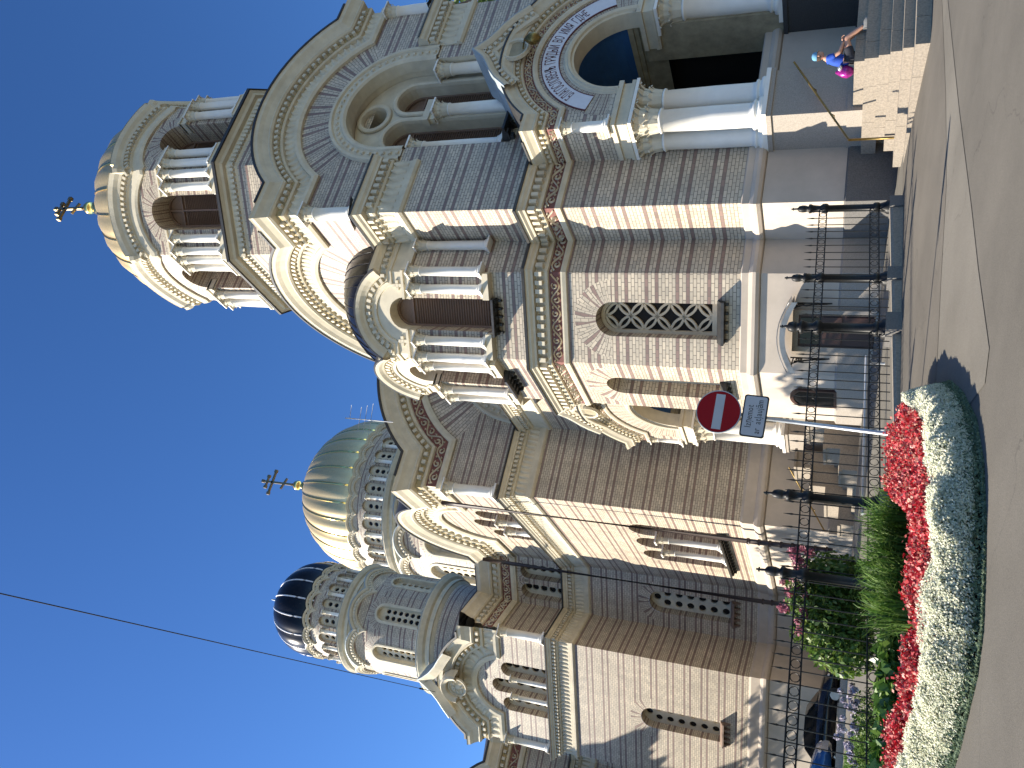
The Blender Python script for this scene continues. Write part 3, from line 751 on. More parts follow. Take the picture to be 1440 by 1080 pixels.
for i in (1, 2, 3):
    F, l = bf[i]; c = l / 2
    # pierced stone lattice: lens-shaped bars between a diagonal net of points
    mb = MB(); w_ = .40; mp = lambda p, h, F=F: F.pt(p[0], p[1], h)
    out = hole(c, 5.25, 8.1, .49, 12)[::-1]; inn = hole(c, 5.42, 8.08, w_, 12)[::-1]
    mb.prism(F, out, -.60, -.46, 0, [inn])
    def bar(p, q, bul):
        pts = []; dx, dy = q[0] - p[0], q[1] - p[1]; ln = math.hypot(dx, dy)
        for t in range(9):
            f = t / 8; o = bul * 4 * f * (1 - f); pts.append((p[0] + dx * f - dy / ln * o, p[1] + dy * f + dx / ln * o))
        for k, (a, b) in enumerate(((-.034, .034),)):
            m = miters(pts); A = [(u + a * mm[0], z + a * mm[1]) for (u, z), mm in zip(pts, m)]; B = [(u + b * mm[0], z + b * mm[1]) for (u, z), mm in zip(pts, m)]
            mb.grid([[F.pt(*x, -.58) for x in A], [F.pt(*x, -.495) for x in A], [F.pt(*x, -.495) for x in B], [F.pt(*x, -.58) for x in B]])
    zz = [5.44, 6.20, 6.96, 7.72, 8.44]
    for a, b in zip(zz[:-1], zz[1:]):
        m_ = (a + b) / 2; e = w_ if b < 8.3 else .38
        for s_ in (-1, 1):
            for p, q in (((c, a), (c + s_ * e, m_)), ((c, b), (c + s_ * e, m_))):
                for bl in (-.085, .085): bar(p, q, bl)
    part(mb, 'window_lattice', TR, BY)
    mb = MB(); mb.flat(F, out, (), -.585); part(mb, 'window_glass', DARK, BY)
    sill(F, c, 5.12, .58, BY, .30, .20)
    sill(F, c, 11.72, .56, BY, .42, .26)
    louvre(F, c, 11.75, 14.86, .5, -.5, 'louvred_shutter', BY, split=False)
    for u in (.50, l - .50): p = F.pt(u, 0, .10); column(p[0], p[1], 11.98, 14.48, .145, BY, .40)
for x, y in ((12.99 - .04, 18.44 - .09), (11.14 - .09, 20.29 - .04), (11.14 - .09, 22.91 + .04), (12.99 - .04, 24.76 + .09), (13.9, 18.34)):
    column(x, y, 11.98, 14.48, .145, BY, .40)
# door and small window in the bay's plinth
F, l = bf[1]; DF = F
mb = MB(); c = l - 1.42
F2 = Fr(F.o[0] + F.n[0] * .20, F.o[1] + F.n[1] * .20, *F.n); n_ = F.n
o = [(c - .42, 1.2), (c - .42, 3.05)] + arc(c, 2.75, .52, -.94, .94, 8) + [(c + .42, 3.05), (c + .42, 1.2)]
mb.prism(F2, rect(c - .42, c + .42, 1.2, 3.15), -.3, -.02, 0)
for a, b, z0, z1 in ((c - .36, c - .03, 1.35, 2.0), (c + .03, c + .36, 1.35, 2.0), (c - .36, c - .03, 2.1, 2.55), (c + .03, c + .36, 2.1, 2.55)): mb.box(F2, a, b, z0, z1, -.02, .015)
PD = part(mb, 'basement_door', DOOR, BY); mb = MB(); mb.box(F2, c - .54, c - .42, 1.1, 3.25, -.3, .05); mb.box(F2, c + .42, c + .54, 1.1, 3.25, -.3, .05); mb.box(F2, c - .54, c + .54, 3.13, 3.27, -.3, .06); mb.box(F2, c - .6, c + .6, .9, 1.32, -.3, .28); part(mb, 'door_surround', GRL, PD)
mb = MB(); mb.box(F2, c - .34, c + .34, 2.62, 3.08, -.02, .012); part(mb, 'fanlight', GLASS, PD)
mb = MB()                                                         # curved sheet-metal canopy on scroll brackets
rows = []
for d in (0.0, .35, .72):
    rows.append([F2.pt(c - .90 + 1.80 * t / 10, 3.32 + .27 * (1 - ((t - 5) / 5) ** 2) - .10 * d, d * 1.15) for t in range(11)])
mb.grid(rows); mb.grid([[(p[0], p[1], p[2] - .07) for p in r] for r in rows][::-1])
mb.grid([rows[-1], [(p[0], p[1], p[2] - .13) for p in rows[-1]]])
mb.tube([(p[0], p[1], p[2] + .06) for p in rows[-1]], .012, 5)
CN = part(mb, 'door_canopy', ROOF, BY)
for s_ in (-1, 1):
    mb = MB(); u = c + s_ * .72
    def P(d, z): return F2.pt(u, z, d)
    mb.tube([P(.02, 2.35), P(.10, 2.5), P(.16, 2.75), P(.34, 3.05), P(.60, 3.22)], .02, 6); mb.tube([P(.02, 2.35), P(.02, 3.3)], .018, 6); mb.tube([P(.02, 3.22), P(.68, 3.22)], .018, 6)
    for cd, cz, r in ((.16, 3.06, .11), (.10, 2.66, .07), (.36, 3.14, .05)):
        mb.tube([P(cd + r * (1 - .06 * t) * math.cos(t * .6), cz + r * (1 - .06 * t) * math.sin(t * .6)) for t in range(14)], .014, 5)
    part(mb, 'canopy_bracket', IRON, BY)
F, l = bf[2]; F2 = Fr(F.o[0] - .10, F.o[1], -1, 0); c = l / 2 + .1
mb = MB(); out = [(c - .47, 2.15), (c + .47, 2.15), (c + .47, 3.12)] + arc(c, 2.75, .6, .9, -.9, 8) + [(c - .47, 3.12)]
mb.prism(F2, out, -.3, .03, 0, [[(c - .40, 2.22), (c + .40, 2.22), (c + .40, 3.08)] + arc(c, 2.72, .54, .83, -.83, 8) + [(c - .40, 3.08)]])
BW = part(mb, 'basement_window', DOOR, BY); mb = MB(); mb.flat(F2, out, (), -.0 + .006); part(mb, 'window_glass', GLASS, BW)
# ------------------------------------------------------------------ porches
def textmesh(s_, size, mat_pts, name, mat, parent, xs=.62):
    """letters set one by one along a path: mat_pts(t)->(point3, along3, up3, out3)"""
    adv = []
    mb = MB(); pen = 0.0; items = []
    dg = None
    for ch in s_:
        if ch == ' ': pen += size * .34 * xs / .62; continue
        cu = bpy.data.curves.new('letter', 'FONT'); cu.body = ch; cu.size = size; cu.resolution_u = 3; cu.extrude = 0.0
        ob = bpy.data.objects.new('letter', cu); COL.objects.link(ob)
        dg = bpy.context.evaluated_depsgraph_get(); dg.update()
        me = ob.evaluated_get(dg).to_mesh()
        vs = [(v.co.x * xs, v.co.y) for v in me.vertices]; fs = [list(p.vertices) for p in me.polygons]
        ob.evaluated_get(dg).to_mesh_clear(); bpy.data.objects.remove(ob); bpy.data.curves.remove(cu)
        if not vs: pen += size * .4; continue
        x0 = min(v[0] for v in vs); x1 = max(v[0] for v in vs)
        items.append((pen - x0, vs, fs)); pen += (x1 - x0) + size * .085 * xs / .62
    for ox, vs, fs in items:
        P = [mat_pts(ox + x, y, pen) for x, y in vs]
        for f in fs: mb.face([P[i] for i in f][::-1] if False else [P[i] for i in f])
    return part(mb, name, mat, parent)
def porch(F, base, side_left, name, depth, inscr, detail, steps_name=None):
    k = .69; pth, a_, dx_ = gpath(2.9, 8.2, 2.5, 9.45, 26)
    mp = lambda p, h: F.pt(p[0], p[1], h)
    mb = MB()
    # front wall with the arch
    polar(mb, F, 0, 8.2, 1.74, 2.5, -PI / 2, PI / 2, 44, .115)
    for s_ in (-1, 1):
        q = [(s_ * 2.5, 8.2), (s_ * 2.9, 8.2), (s_ * 2.9, 9.45), (s_ * dx_, 9.45)] + [(s_ * u, z) for u, z in arc(0, 8.2, 2.5, a_, PI / 2, 8)][1:]
        mb.flat(F, q if s_ > 0 else q[::-1])
        u0, u1 = sorted((s_ * 1.45, s_ * 2.9)); mb.flat(F, rect(u0, u1, 8.05, 8.2))
        S = Fr(*F.pt(s_ * 2.9, 0)[:2], s_ * F.u[0], s_ * F.u[1])
        w0, w1 = (0, depth) if s_ > 0 else (-depth, 0)
        mb.flat(S, rect(w0, w1, 8.05, 10.3))
    PO = part(mb, name, [BR])
    gmould(F, pth, k, PO, kd=.62, frieze='vine', roof=depth)
    for s_ in (-1, 1):
        S = Fr(*F.pt(s_ * 2.9, 0)[:2], s_ * F.u[0], s_ * F.u[1])
        p2 = [(0, 9.45), (depth, 9.45)] if s_ > 0 else [(-depth, 9.45), (0, 9.45)]
        gmould(S, p2, k, PO, kd=.62, frieze='vine', roof=1.2, name='side_cornice')
    # ogee peak over the arch with a round medallion
    og = [(-1.62, 11.22), (-1.25, 11.62), (-.92, 11.88), (-.62, 12.05), (-.33, 12.25), (-.12, 12.48), (0, 12.62), (.12, 12.48), (.33, 12.25), (.62, 12.05), (.92, 11.88), (1.25, 11.62), (1.62, 11.22)]
    mb = MB(); low = arc(0, 8.2, 3.42, .47, -.47, 10)
    mb.prism(F, [p for p in low][::1] + og[::1], -depth, .30, 0)
    sweep(mb, og, [(-.46, .28), (-.45, .36), (-.36, .40), (-.30, .36), (-.16, .36), (-.14, .44), (-.04, .52), (.02, .53)], mp); dents(mb, og, -.30, -.18, .35, .44, .2, .5, mp)
    sweep(mb, circ(0, 11.35, .34, 20)[::-1], [(-.02, .28), (.0, .38), (.06, .40), (.10, .30)], mp, True)
    part(mb, 'ogee_peak', TR, PO)
    mb = MB(); sweep(mb, og, [(.02, .535), (.05, .53), (.06, -depth)], mp); part(mb, 'peak_flashing', ZINC, PO)
    mb = MB(); mb.flat(F, circ(0, 11.35, .34, 20), (), .315); part(mb, 'medallion', TRD, PO)
    # arch mouldings
    mb = MB(); ap = [(-1.45, 8.05)] + arc(0, 8.2, 1.45, -PI / 2, PI / 2, 30) + [(1.45, 8.05)]
    sweep(mb, ap, [(0, -.55), (0, -.02), (.06, .0), (.08, .07), (.15, .10), (.18, .05), (.24, .05), (.27, .01), (.31, -.01)], mp)
    for s_ in (-1, 1):                                            # entablature blocks over the columns
        for u0, u1, z0, z1, d in ((1.40, 2.90, 7.68, 8.0, .0), (1.34, 2.96, 7.60, 7.70, .06), (1.36, 2.94, 7.55, 7.60, .04), (1.34, 2.96, 7.93, 8.06, .07)):
            a, b = sorted((s_ * u0, s_ * u1)); mb.box(F, a, b, z0, z1, -depth, d)
    part(mb, 'arch_moulding', TR, PO)
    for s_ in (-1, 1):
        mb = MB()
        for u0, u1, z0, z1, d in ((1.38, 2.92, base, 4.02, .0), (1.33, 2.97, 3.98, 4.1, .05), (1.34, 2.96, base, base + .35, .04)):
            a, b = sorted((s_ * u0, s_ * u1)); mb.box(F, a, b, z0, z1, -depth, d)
        part(mb, 'pedestal', GRL if s_ < 0 else GRK, PO)  # right pedestal takes the darker granite, its shade painted in
    for s_ in (-1, 1):
        for u, d in ((2.50, -.36), (1.80, -.36), (2.50, -1.02)):
            p = F.pt(s_ * u, 0, d); column(p[0], p[1], 4.1, 7.57, .31, PO, .72, nleaf=10)
    for s_ in (-1, 1):
        p = F.pt(s_ * 2.86, 0, -.04); column(p[0], p[1], 8.08, 9.45, .145, PO, .32)
    # vestibule behind the arch: side walls with a springing cornice, painted vault, dark doorway
    mb = MB(); W = 1.62; D1 = depth + 3.2
    for s_ in (-1, 1):
        S = Fr(*F.pt(s_ * W, 0)[:2], -s_ * F.u[0], -s_ * F.u[1])
        e = 1 if s_ < 0 else -1
        def R(d0, d1, z0, z1): 
            a, b = sorted((S.at(*F.pt(s_ * W, 0, -d0)[:2]), S.at(*F.pt(s_ * W, 0, -d1)[:2]))); return rect(a, b, z0, z1)
        mb.flat(S, R(.6, D1, base, 8.4), [R(1.5, 3.6, base + .02, 7.5)])
        mb.box(S, *[f(x[0] for x in R(.5, D1, 8.3, 8.5)) for f in (min, max)], 8.34, 8.5, -.02, .10)
        mb.box(S, *[f(x[0] for x in R(.5, D1, 8.3, 8.5)) for f in (min, max)], 8.2, 8.34, -.02, .05)
        a, b = sorted((s_ * 1.45, s_ * W)); mb.box(F, a, b, base, 8.05, -depth - .5, -.55)
    B = Fr(*F.pt(0, 0, -D1)[:2], *F.n); mb.flat(B, rect(-W, W, base, 10.4), [rect(-.9, .9, base + .02, 5.5)])
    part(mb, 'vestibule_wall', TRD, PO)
    mb = MB(); v = arc(0, 8.5, W, -PI / 2, PI / 2, 20); mb.grid([[F.pt(*p, -.56) for p in v], [F.pt(*p, -D1 - .1) for p in v]]); part(mb, 'painted_vault', BLUE, PO)
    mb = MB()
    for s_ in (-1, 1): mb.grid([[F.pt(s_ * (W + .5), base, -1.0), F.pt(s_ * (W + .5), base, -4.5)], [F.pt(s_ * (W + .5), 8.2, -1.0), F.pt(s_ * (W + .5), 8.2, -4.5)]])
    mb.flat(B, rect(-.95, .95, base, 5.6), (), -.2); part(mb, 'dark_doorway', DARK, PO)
    mb = MB(); mb.box(F, -W, W, base - .5, base, -D1, -.1); mb.box(F, -2.9, 2.9, base - 1.2, base - .02, -depth, -.02); part(mb, 'porch_floor', STEP, PO)
    # painted plaque with the inscription
    if inscr:
        mb = MB(); am = 1.90
        sweep(mb, arc(0, 8.2, 1.88, -am * .68, am * .68, 40) if False else arc(0, 8.2, 1.88, -1.29, 1.29, 44), [(0, 0), (0, .03), (.50, .03), (.50, 0)], mp)
        part(mb, 'inscription_plaque', SBAND, PO)
        R0_ = 1.97
        def onarc(x, y, tot):
            t = (x - tot / 2) / (R0_ + .16) - .05; r = R0_ + y; return F.pt(r * math.sin(t), 8.2 + r * math.cos(t), .036)
        textmesh(inscr, .46, onarc, 'inscription', INK, PO, .40)
        mb = MB(); sweep(mb, arc(0, 8.2, 1.88, -1.29, 1.29, 44), [(-.025, .0), (-.025, .034), (.005, .034)], mp); sweep(mb, arc(0, 8.2, 2.38, -1.29, 1.29, 44), [(-.005, .034), (.025, .034), (.025, 0)], mp); part(mb, 'plaque_rim', INK, PO)
        mb = MB(); p = F.pt(.03, 10.72, .62); mb.lathe(p[0], p[1], [(.02, 10.5), (.10, 10.55), (.17, 10.66), (.17, 10.8), (.10, 10.92), (.03, 11.0)], 12); mb.tube([p[:2] + (11.0,), F.pt(.03, 11.15, .3)], .025, 6); part(mb, 'porch_lamp', BRASS, PO)
    return PO
FP = Fr(18.7, 15.73, 0, -1)
PF = porch(FP, 1.9, True, 'front_porch', 1.32, 'БЛАГОСЛОВЕНЪ ГРЯДЫЙ ВО ИМЯ ГДНЕ', 1)
SP = porch(Fr(13.75, 28.45, -1, 0), 2.3, True, 'side_porch', 1.3, None, 0)
# ------------------------------------------------------------------ body of the church
AX, AY, ACX, AC = 11.2, 32.94, 18.65, 16.05                       # arm corner, nave axis, cornice level
DCX, DCY = 18.8, 59.6
LK = [(14.6, TY1 - .3), (14.6, AY + .3)]
mb = MB()
for F, l in faces_of(LK): mb.flat(F, rect(0, l, 1.0, 15.9), [rect(l - (6.55 - .2) + 2.0 - .2, l - 1.5, 1.2, 7.5)] if False else ())
LKo = part(mb, 'linking_nave', [BR]); cornice(LK, 15.9, MAIN, 'main_cornice', LKo)
mb = MB(); mb.grid([[(14.6, TY1, 15.9), (14.6, AY, 15.9)], [(18.65, TY1, 19.5), (18.65, AY, 19.5)], [(22.7, TY1, 15.9), (22.7, AY, 15.9)]]); part(mb, 'nave_roof', ROOF, LKo)
Dn = (-1 / S2, -1 / S2)
k0 = (AX, 43.4); rc = (9.1, 45.5); Dc = (7.0, 43.4); De = (2.06, 48.34); rc2 = (4.16, 50.44); k1 = (2.06, 52.54); sa = (-8.4, 52.54); sb = (-8.4, 67.4)
UP = [(z, a) for a, z in []]
def upcorn(cs, name, parent, red=True, ext=0):
    """the tall upper cornice where the wall top is level"""
    mb = MB(); k = 1.5; sweep(mb, cs, [(h * k * .8, 18.95 + o * k) for o, h in GAB], gx)
    dents(mb, cs, .20 * k * .8, .33 * k * .8, 18.95 + .73 * k, 18.95 + .88 * k, .26 * k, .5, gx); part(mb, name, TR, parent)
    if red:
        fb = MB(); sweep(fb, cs, [(.075 * k, 18.95 + .225 * k), (.075 * k, 18.95 + .598 * k)], gx); part(fb, 'red_frieze_ground', RED, parent)
        fm = MB()
        for F, l in faces_of(cs): vine(fm, [(0, 18.95), (l, 18.95)], .24 * k, .59 * k, .078 * k, 1.0, lambda p, h, F=F: F.pt(p[0], p[1], h), 0, .06)
        part(fm, 'frieze_relief', TR, parent)
    rb = MB(); sweep(rb, cs, [(.655 * k * .8, 18.95 + 1.455 * k), (.64 * k * .8, 18.95 + 1.5 * k), (-1.5, 18.95 + 1.75 * k)], gx); part(rb, 'roof_edge', ROOFD, parent)
def plinths(cs, parent):
    mb = MB(); sweep(mb, cs, [(.06, 2.4), (.06, 4.74), (.0, 4.76), (.14, 4.8), (.22, 4.9), (.22, 5.02), (.14, 5.14), (.08, 5.18), (.09, 5.6), (.03, 5.7), (-.05, 5.72)], gx); part(mb, 'plinth', PL, parent)
    mb = MB(); sweep(mb, cs, [(.14, .5), (.14, 2.36), (.05, 2.42)], gx); part(mb, 'granite_foot', GRL, parent)
# west arm: front face with the great gable
ARM = [(ACX + 7.45, AY), (AX, AY), k0]
FA = Fr(ACX, AY, 0, -1); FY = Fr(AX, (AY + k0[1]) / 2, -1, 0); HY = (k0[1] - AY) / 2
ap_, aa, adx = gpath(7.45, 16.2, 5.8, 19.0, 30)
mb = MB()
gablewall(mb, FA, 7.45, 14.6, ap_, 16.2, aa, 5.8, 3.3, 14.6)
for s_ in (-1, 1):
    a, b = sorted((s_ * 3.3, s_ * 7.45)); mb.flat(FA, rect(a, b, 5.6, 14.6))
o = [(-3.3, 5.6), (-3.3, 16.2)] + arc(0, 16.2, 3.3, -PI / 2, PI / 2, 24)[1:-1] + [(3.3, 16.2), (3.3, 5.6)]
reveal(mb, FA, o, 0, -.6, 0, (0, 16.2, .2))
def triple(mb, F, outer, wins, rd, dang=math.radians(40)): archwall(mb, F, outer, wins, rd, 0, 0.0, dang)
yp, ya, ydx = gpath(HY, 18.9, 2.25, 19.0, 20)
lowY = [(u, 6.85, zs, .42, .95 if abs(u) < .1 else .80) for u, zs in ((-1.7, 10.45), (0.0, 10.5), (1.7, 10.45))]
lowY = [(u, 6.85, 10.1, .72, .90) for u in (-1.2, .65, 2.5)]
archwall(mb, FY, rect(-HY, HY, 5.6, 14.62), lowY, .7)
upY = [(u, 16.2, z, .54, .69) for u, z in ((-1.1, 18.2), (.3, 18.8), (1.7, 18.2))]
archwall(mb, FY, [(-HY, 14.6), (HY, 14.6), (HY, 19.0)] + yp[1:-1][::-1] + [(-HY, 19.0)], upY, .6)
AR = part(mb, 'west_arm', [BR])
gmould(FA, ap_, 1.48, AR, kd=1.25, frieze='vine', roof=18.0)
gmould(FY, yp, 1.48, AR, kd=1.25, frieze='leaves', roof=7.0)
cornice([(ACX - 3.4, AY), (AX, AY), k0, rc, Dc, De, rc2, k1, sa, sb], AC, MAIN, 'main_cornice', AR, 'leaves')
plinths([(ACX + 7.45, AY), (AX, AY), k0, rc, Dc, De, rc2, k1, sa, sb], AR)
column(AX - .02, AY - .02, 16.3, 18.95, .24, AR, .5)
# ring, panel and round-holed lights in the arm's great niche
mp = lambda p, h: FA.pt(p[0], p[1], h)
ring = [(-3.3, 15.6)] + arc(0, 16.2, 3.3, -PI / 2, PI / 2, 34) + [(3.3, 15.6)]
mb = MB(); sweep(mb, ring, [(-.06, -.5), (-.05, .06), (.05, .14), (.14, .10), (.18, .07), (.52, .07), (.56, .16), (.66, .16), (.70, 0)], mp); dents(mb, ring, .27, .43, .06, .15, .36, .5, mp, 0, .6); part(mb, 'niche_ring', TR, AR)
fb = MB(); rr = arc(0, 16.2, 2.72, -PI / 2, PI / 2, 30); sweep(fb, rr, [(-.02, -.54), (.56, -.54)], mp); part(fb, 'red_frieze_ground', RED, AR)
fm = MB(); vine(fm, rr, .02, .52, -.53, .9, mp, 0, .06); part(fm, 'frieze_relief', TR, AR)
mb = MB(); pan = [(-3.3, 5.6), (3.3, 5.6), (3.3, 15.9)] + [(2.7, 15.9)] + arc(0, 16.2, 2.7, PI / 2, -PI / 2, 24) + [(-2.7, 15.9), (-3.3, 15.9)]
hs = [circ(u, z, .27, 14) for u in (-2.2, -1.5, 1.5, 2.2) for z in (12.4, 13.15, 13.9, 14.65, 15.4, 16.15) if not (abs(u) > 2 and z > 16)] + [circ(0, 17.4, .55, 18)]
mb.prism(FA, pan, -.9, -.58, 0, hs); part(mb, 'niche_panel', TR, AR)
mb = MB(); mb.flat(FA, rect(-3.3, 3.3, 5.6, 15.9), (), -.89); mb.flat(FA, hole(0, 15.8, 16.2, 2.7, 20)[::-1], (), -.89); part(mb, 'niche_glass', GLASS, AR)
for F, ws in ((FY, lowY), (FY, upY)):
    for i, (u, z0, zs, w_, r2) in enumerate(ws): louvre(F, u, z0, zs, w_, -.62 if ws is lowY else -.52, 'brown_shutter', AR, split=False)
    for a, b in zip(ws[:-1], ws[1:]):
        u = (a[0] + b[0]) / 2; p = F.pt(u, 0, .03); zt = min(a[2], b[2]); column(p[0], p[1], a[1] - .1, zt - .35, .17, AR, .6)
sill(FY, lowY[1][0], 6.75, 2.7, AR, .4, .3, 13)
# recess, chapel and side arm
mb = MB()
def flatface(p, q, z0, z1, wins=(), rd=.62, dang=math.radians(50)):
    F, l = faces_of([p, q])[0]; archwall(mb, F, rect(0, l, z0, z1), list(wins), rd, 0, 0, dang); return F, l
wnds = []
for p, q in ((k0, rc), (rc2, k1)):
    l = math.hypot(q[0] - p[0], q[1] - p[1]); c = l / 2
    F, l = flatface(p, q, 5.6, 14.65, [(c, 7.0, 10.7, .62, 1.2)]); wnds.append((F, c, 7.0, 10.7, .62, 2, 6, .19))
    F, l = flatface(p, q, 14.6, 19.0, [(c - .62, 16.2, 18.25, .45, .72), (c + .62, 16.2, 18.25, .45, .72)]); wnds += [(F, c + e, 16.2, 18.25, .45, 1, 4, .2) for e in (-.62, .62)]
for p, q in ((rc, Dc), (De, rc2)):
    flatface(p, q, 5.6, 19.0)
FC, lc = faces_of([Dc, De])[0]; FC = Fr((Dc[0] + De[0]) / 2, (Dc[1] + De[1]) / 2, *Dn); HC = lc / 2
archwall(mb, FC, rect(-HC, HC, 5.6, 14.65), [(-.05, 7.0, 10.5, .58, 1.15)], .62); wnds.append((FC, -.05, 7.0, 10.5, .58, 2, 6, .18))
cp, ca_, cdx = gpath(HC, 18.64, 1.78, 18.9, 20)
upC = [(-1.12, 16.2, 18.5, .43, .56), (0, 16.2, 19.1, .43, .60), (1.12, 16.2, 18.5, .43, .56)]
archwall(mb, FC, [(-HC, 14.6), (HC, 14.6), (HC, 18.9)] + cp[1:-1][::-1] + [(-HC, 18.9)], upC, .62)
for u in (-1.12, 0, 1.12): wnds.append((FC, u, 16.2, 18.5 if u else 19.1, .43, 1, 4, .22))
FS = Fr((k1[0] + sa[0]) / 2, k1[1], 0, -1); HS = (k1[0] - sa[0]) / 2
sp_, s_a, sdx = gpath(HS, 18.9, 2.25, 19.0, 20)
archwall(mb, FS, rect(-HS, HS, 5.6, 14.65), [(u, 6.85, 10.4, .5, .84) for u in (-1.7, 0, 1.7)], .7)
archwall(mb, FS, [(-HS, 14.6), (HS, 14.6), (HS, 19.0)] + sp_[1:-1][::-1] + [(-HS, 19.0)], [(u, 16.2, z, .40, .68) for u, z in ((-1.4, 18.7), (0, 19.3), (1.4, 18.7))], .6)
flatface(sa, sb, 5.6, 21)
CP = part(mb, 'corner_chapel', [BR])
for (F, u, z0, zs, w_, c, r, rad) in wnds:
    holeplate(F, u, z0, zs, w_, c, r, rad, -.5, 'pierced_window', CP, top=True)
    if c == 2: sill(F, u, z0 - .05, w_ + .1, CP, .3, .4, 5, WOOD)
for a, b in ((-1.12, 0), (0, 1.12)): p = FC.pt((a + b) / 2, 0, .02); column(p[0], p[1], 16.15, 18.4, .13, CP, .42)
for s_ in (-1, 1): p = FC.pt(s_ * (HC - .02), 0, -.02); column(p[0], p[1], 16.25, 18.9, .22, CP, .5)
gmould(FC, cp, 1.48, CP, kd=1.25, frieze='leaves', roof=3.0, ext=.5)
gmould(FS, sp_, 1.48, CP, kd=1.25, frieze='vine', roof=8.0)
upcorn([k0, rc, Dc], 'upper_cornice', CP); upcorn([De, rc2, k1], 'upper_cornice', CP)
# hooded peak with rosette on the chapel gable
mb = MB(); mp = lambda p, h: FC.pt(p[0], p[1], h)
og = [(-2.1, 21.9), (-1.6, 22.25), (-1.1, 22.55), (-.6, 22.95), (-.2, 23.4), (0, 23.7), (.2, 23.4), (.6, 22.95), (1.1, 22.55), (1.6, 22.25), (2.1, 21.9)]
mb.prism(FC, [(2.1, 21.2), (2.1, 21.9)][:0] + arc(0, 18.64, 3.6, .55, -.55, 8) + og, -3.2, .78, 0)
sweep(mb, og, [(-.5, .76), (-.48, .86), (-.36, .9), (-.05, 1.05), (.0, 1.06)], mp)
sweep(mb, arc(0, 21.35, .75, -PI * .55, PI * .55, 14), [(-.25, .9), (-.2, 1.15), (0, 1.3), (.1, 1.2), (.2, .7)], mp)
part(mb, 'hooded_peak', TR, CP)
mb = MB(); sweep(mb, og, [(.0, 1.065), (.04, 1.06), (.06, -3.2)], mp); part(mb, 'peak_flashing', ZINC, CP)
mb = MB()
for s_ in range(8): a = s_ * PI / 4; ribbon(mb, [(0.16 * math.cos(a), 21.25 + .16 * math.sin(a)), (.30 * math.cos(a + .2), 21.25 + .30 * math.sin(a + .2)), (.42 * math.cos(a), 21.25 + .42 * math.sin(a))], [.02, .12, .02], .93, 1.0, mp)
sweep(mb, circ(0, 21.25, .50, 20)[::-1], [(-.04, .9), (0, 1.0), (.06, 1.0), (.1, .9)], mp, True); mb.flat(FC, circ(0, 21.25, .5, 20), (), .92); part(mb, 'rosette', TR, CP)
# roofs of the body
mb = MB()
pts = [k0, rc, Dc, De, rc2, k1, sa, sb, (DCX, sb[1]), (DCX + 7.5, 34), (AX + .3, 33.2)]
mb.flat(Fr(0, 0, 0, -1), rect(0, 1e-3, 0, 1e-3)); 
top = (DCX, DCY - 3, 24.6)
cs = [(AX, AY + 2), k0, rc, Dc, De, rc2, k1, sa, sb]
for p, q in zip(cs[:-1], cs[1:]): mb.face([(p[0] + .2, p[1] + .2, 21.0), top, (q[0] + .2, q[1] + .2, 21.0)])
mb.face([(p[0], p[1], 21.3) for p in (k0, rc, Dc, De, rc2, k1, (DCX, DCY))]); part(mb, 'body_roof', ROOF, CP)
# ------------------------------------------------------------------ drums and domes
class Cy(Fr):
    """wall frame bent round a drum"""
    def __init__(s, cx, cy, R, a): Fr.__init__(s, cx + R * math.cos(a), cy + R * math.sin(a), math.cos(a), math.sin(a)); s.c = (cx, cy, R, a)
    def pt(s, u, z, d=0.0):
        cx, cy, R, a = s.c; t = a + u / R; return (cx + (R + d) * math.cos(t), cy + (R + d) * math.sin(t), z)
def drum(cx, cy, R, n, z0, zv, zapex, win, every, parent, wname, name, k=1.0, cols=1, rows=3, rad=.2, ring=None, dang=.55, half=False, first=0):
    """facetted drum; each facet topped by its own little arch; windows (z0, zs, half width, ring radius)"""
    mb = MB(); hw = R * PI / n; mo = MB(); fl = MB()
    rise = zapex - zv; r0 = (hw * hw + rise * rise) / (2 * rise); zc = zapex - r0
    for i in range(n):
        a = -PI / 2 + 2 * PI * (i + first) / n; F = Cy(cx, cy, R, a); mp = lambda p, h, F=F: F.pt(p[0], p[1], h)
        aa = math.atan2(hw, zv - zc); up = SPath(arc(0, zc, r0, -aa, aa, 10)); up.p = (hw, zc, r0, 10)
        outer = [(-hw + 2 * hw * t / 6, z0) for t in range(7)] + up[::-1]
        if i % every == 0:
            w0, ws, ww, wr = win
            archwall(mb, F, outer, [(0, w0, ws, ww, min(wr, hw * .97))], .45 * k, 0, 0, dang)
            if ring:
                sweep(mo, hole(0, w0, ws, ww, 12), [(-.02, -.4 * k), (0, .03), (.05 * k, .06), (ring, .06), (ring + .03, 0)], mp)
            holeplate(F, 0, w0, ws, ww, cols, rows, rad, -.28 * k, wname, parent, top=cols == 1 and False)
        else: mb.flat(F, outer)
        sweep(mo, up, [(0, 0), (0, .10 * k), (.06 * k, .14 * k), (.30 * k, .14 * k), (.32 * k, .22 * k), (.42 * k, .30 * k), (.46 * k, .30 * k)], mp); dents(mo, up, .08 * k, .26 * k, .13 * k, .20 * k, .22 * k, .5, mp)
        sweep(fl, up, [(.45 * k, .305 * k), (.465 * k, .33 * k), (.52 * k, .33 * k), (.54 * k, -.6)], mp)
    return mb, mo, fl
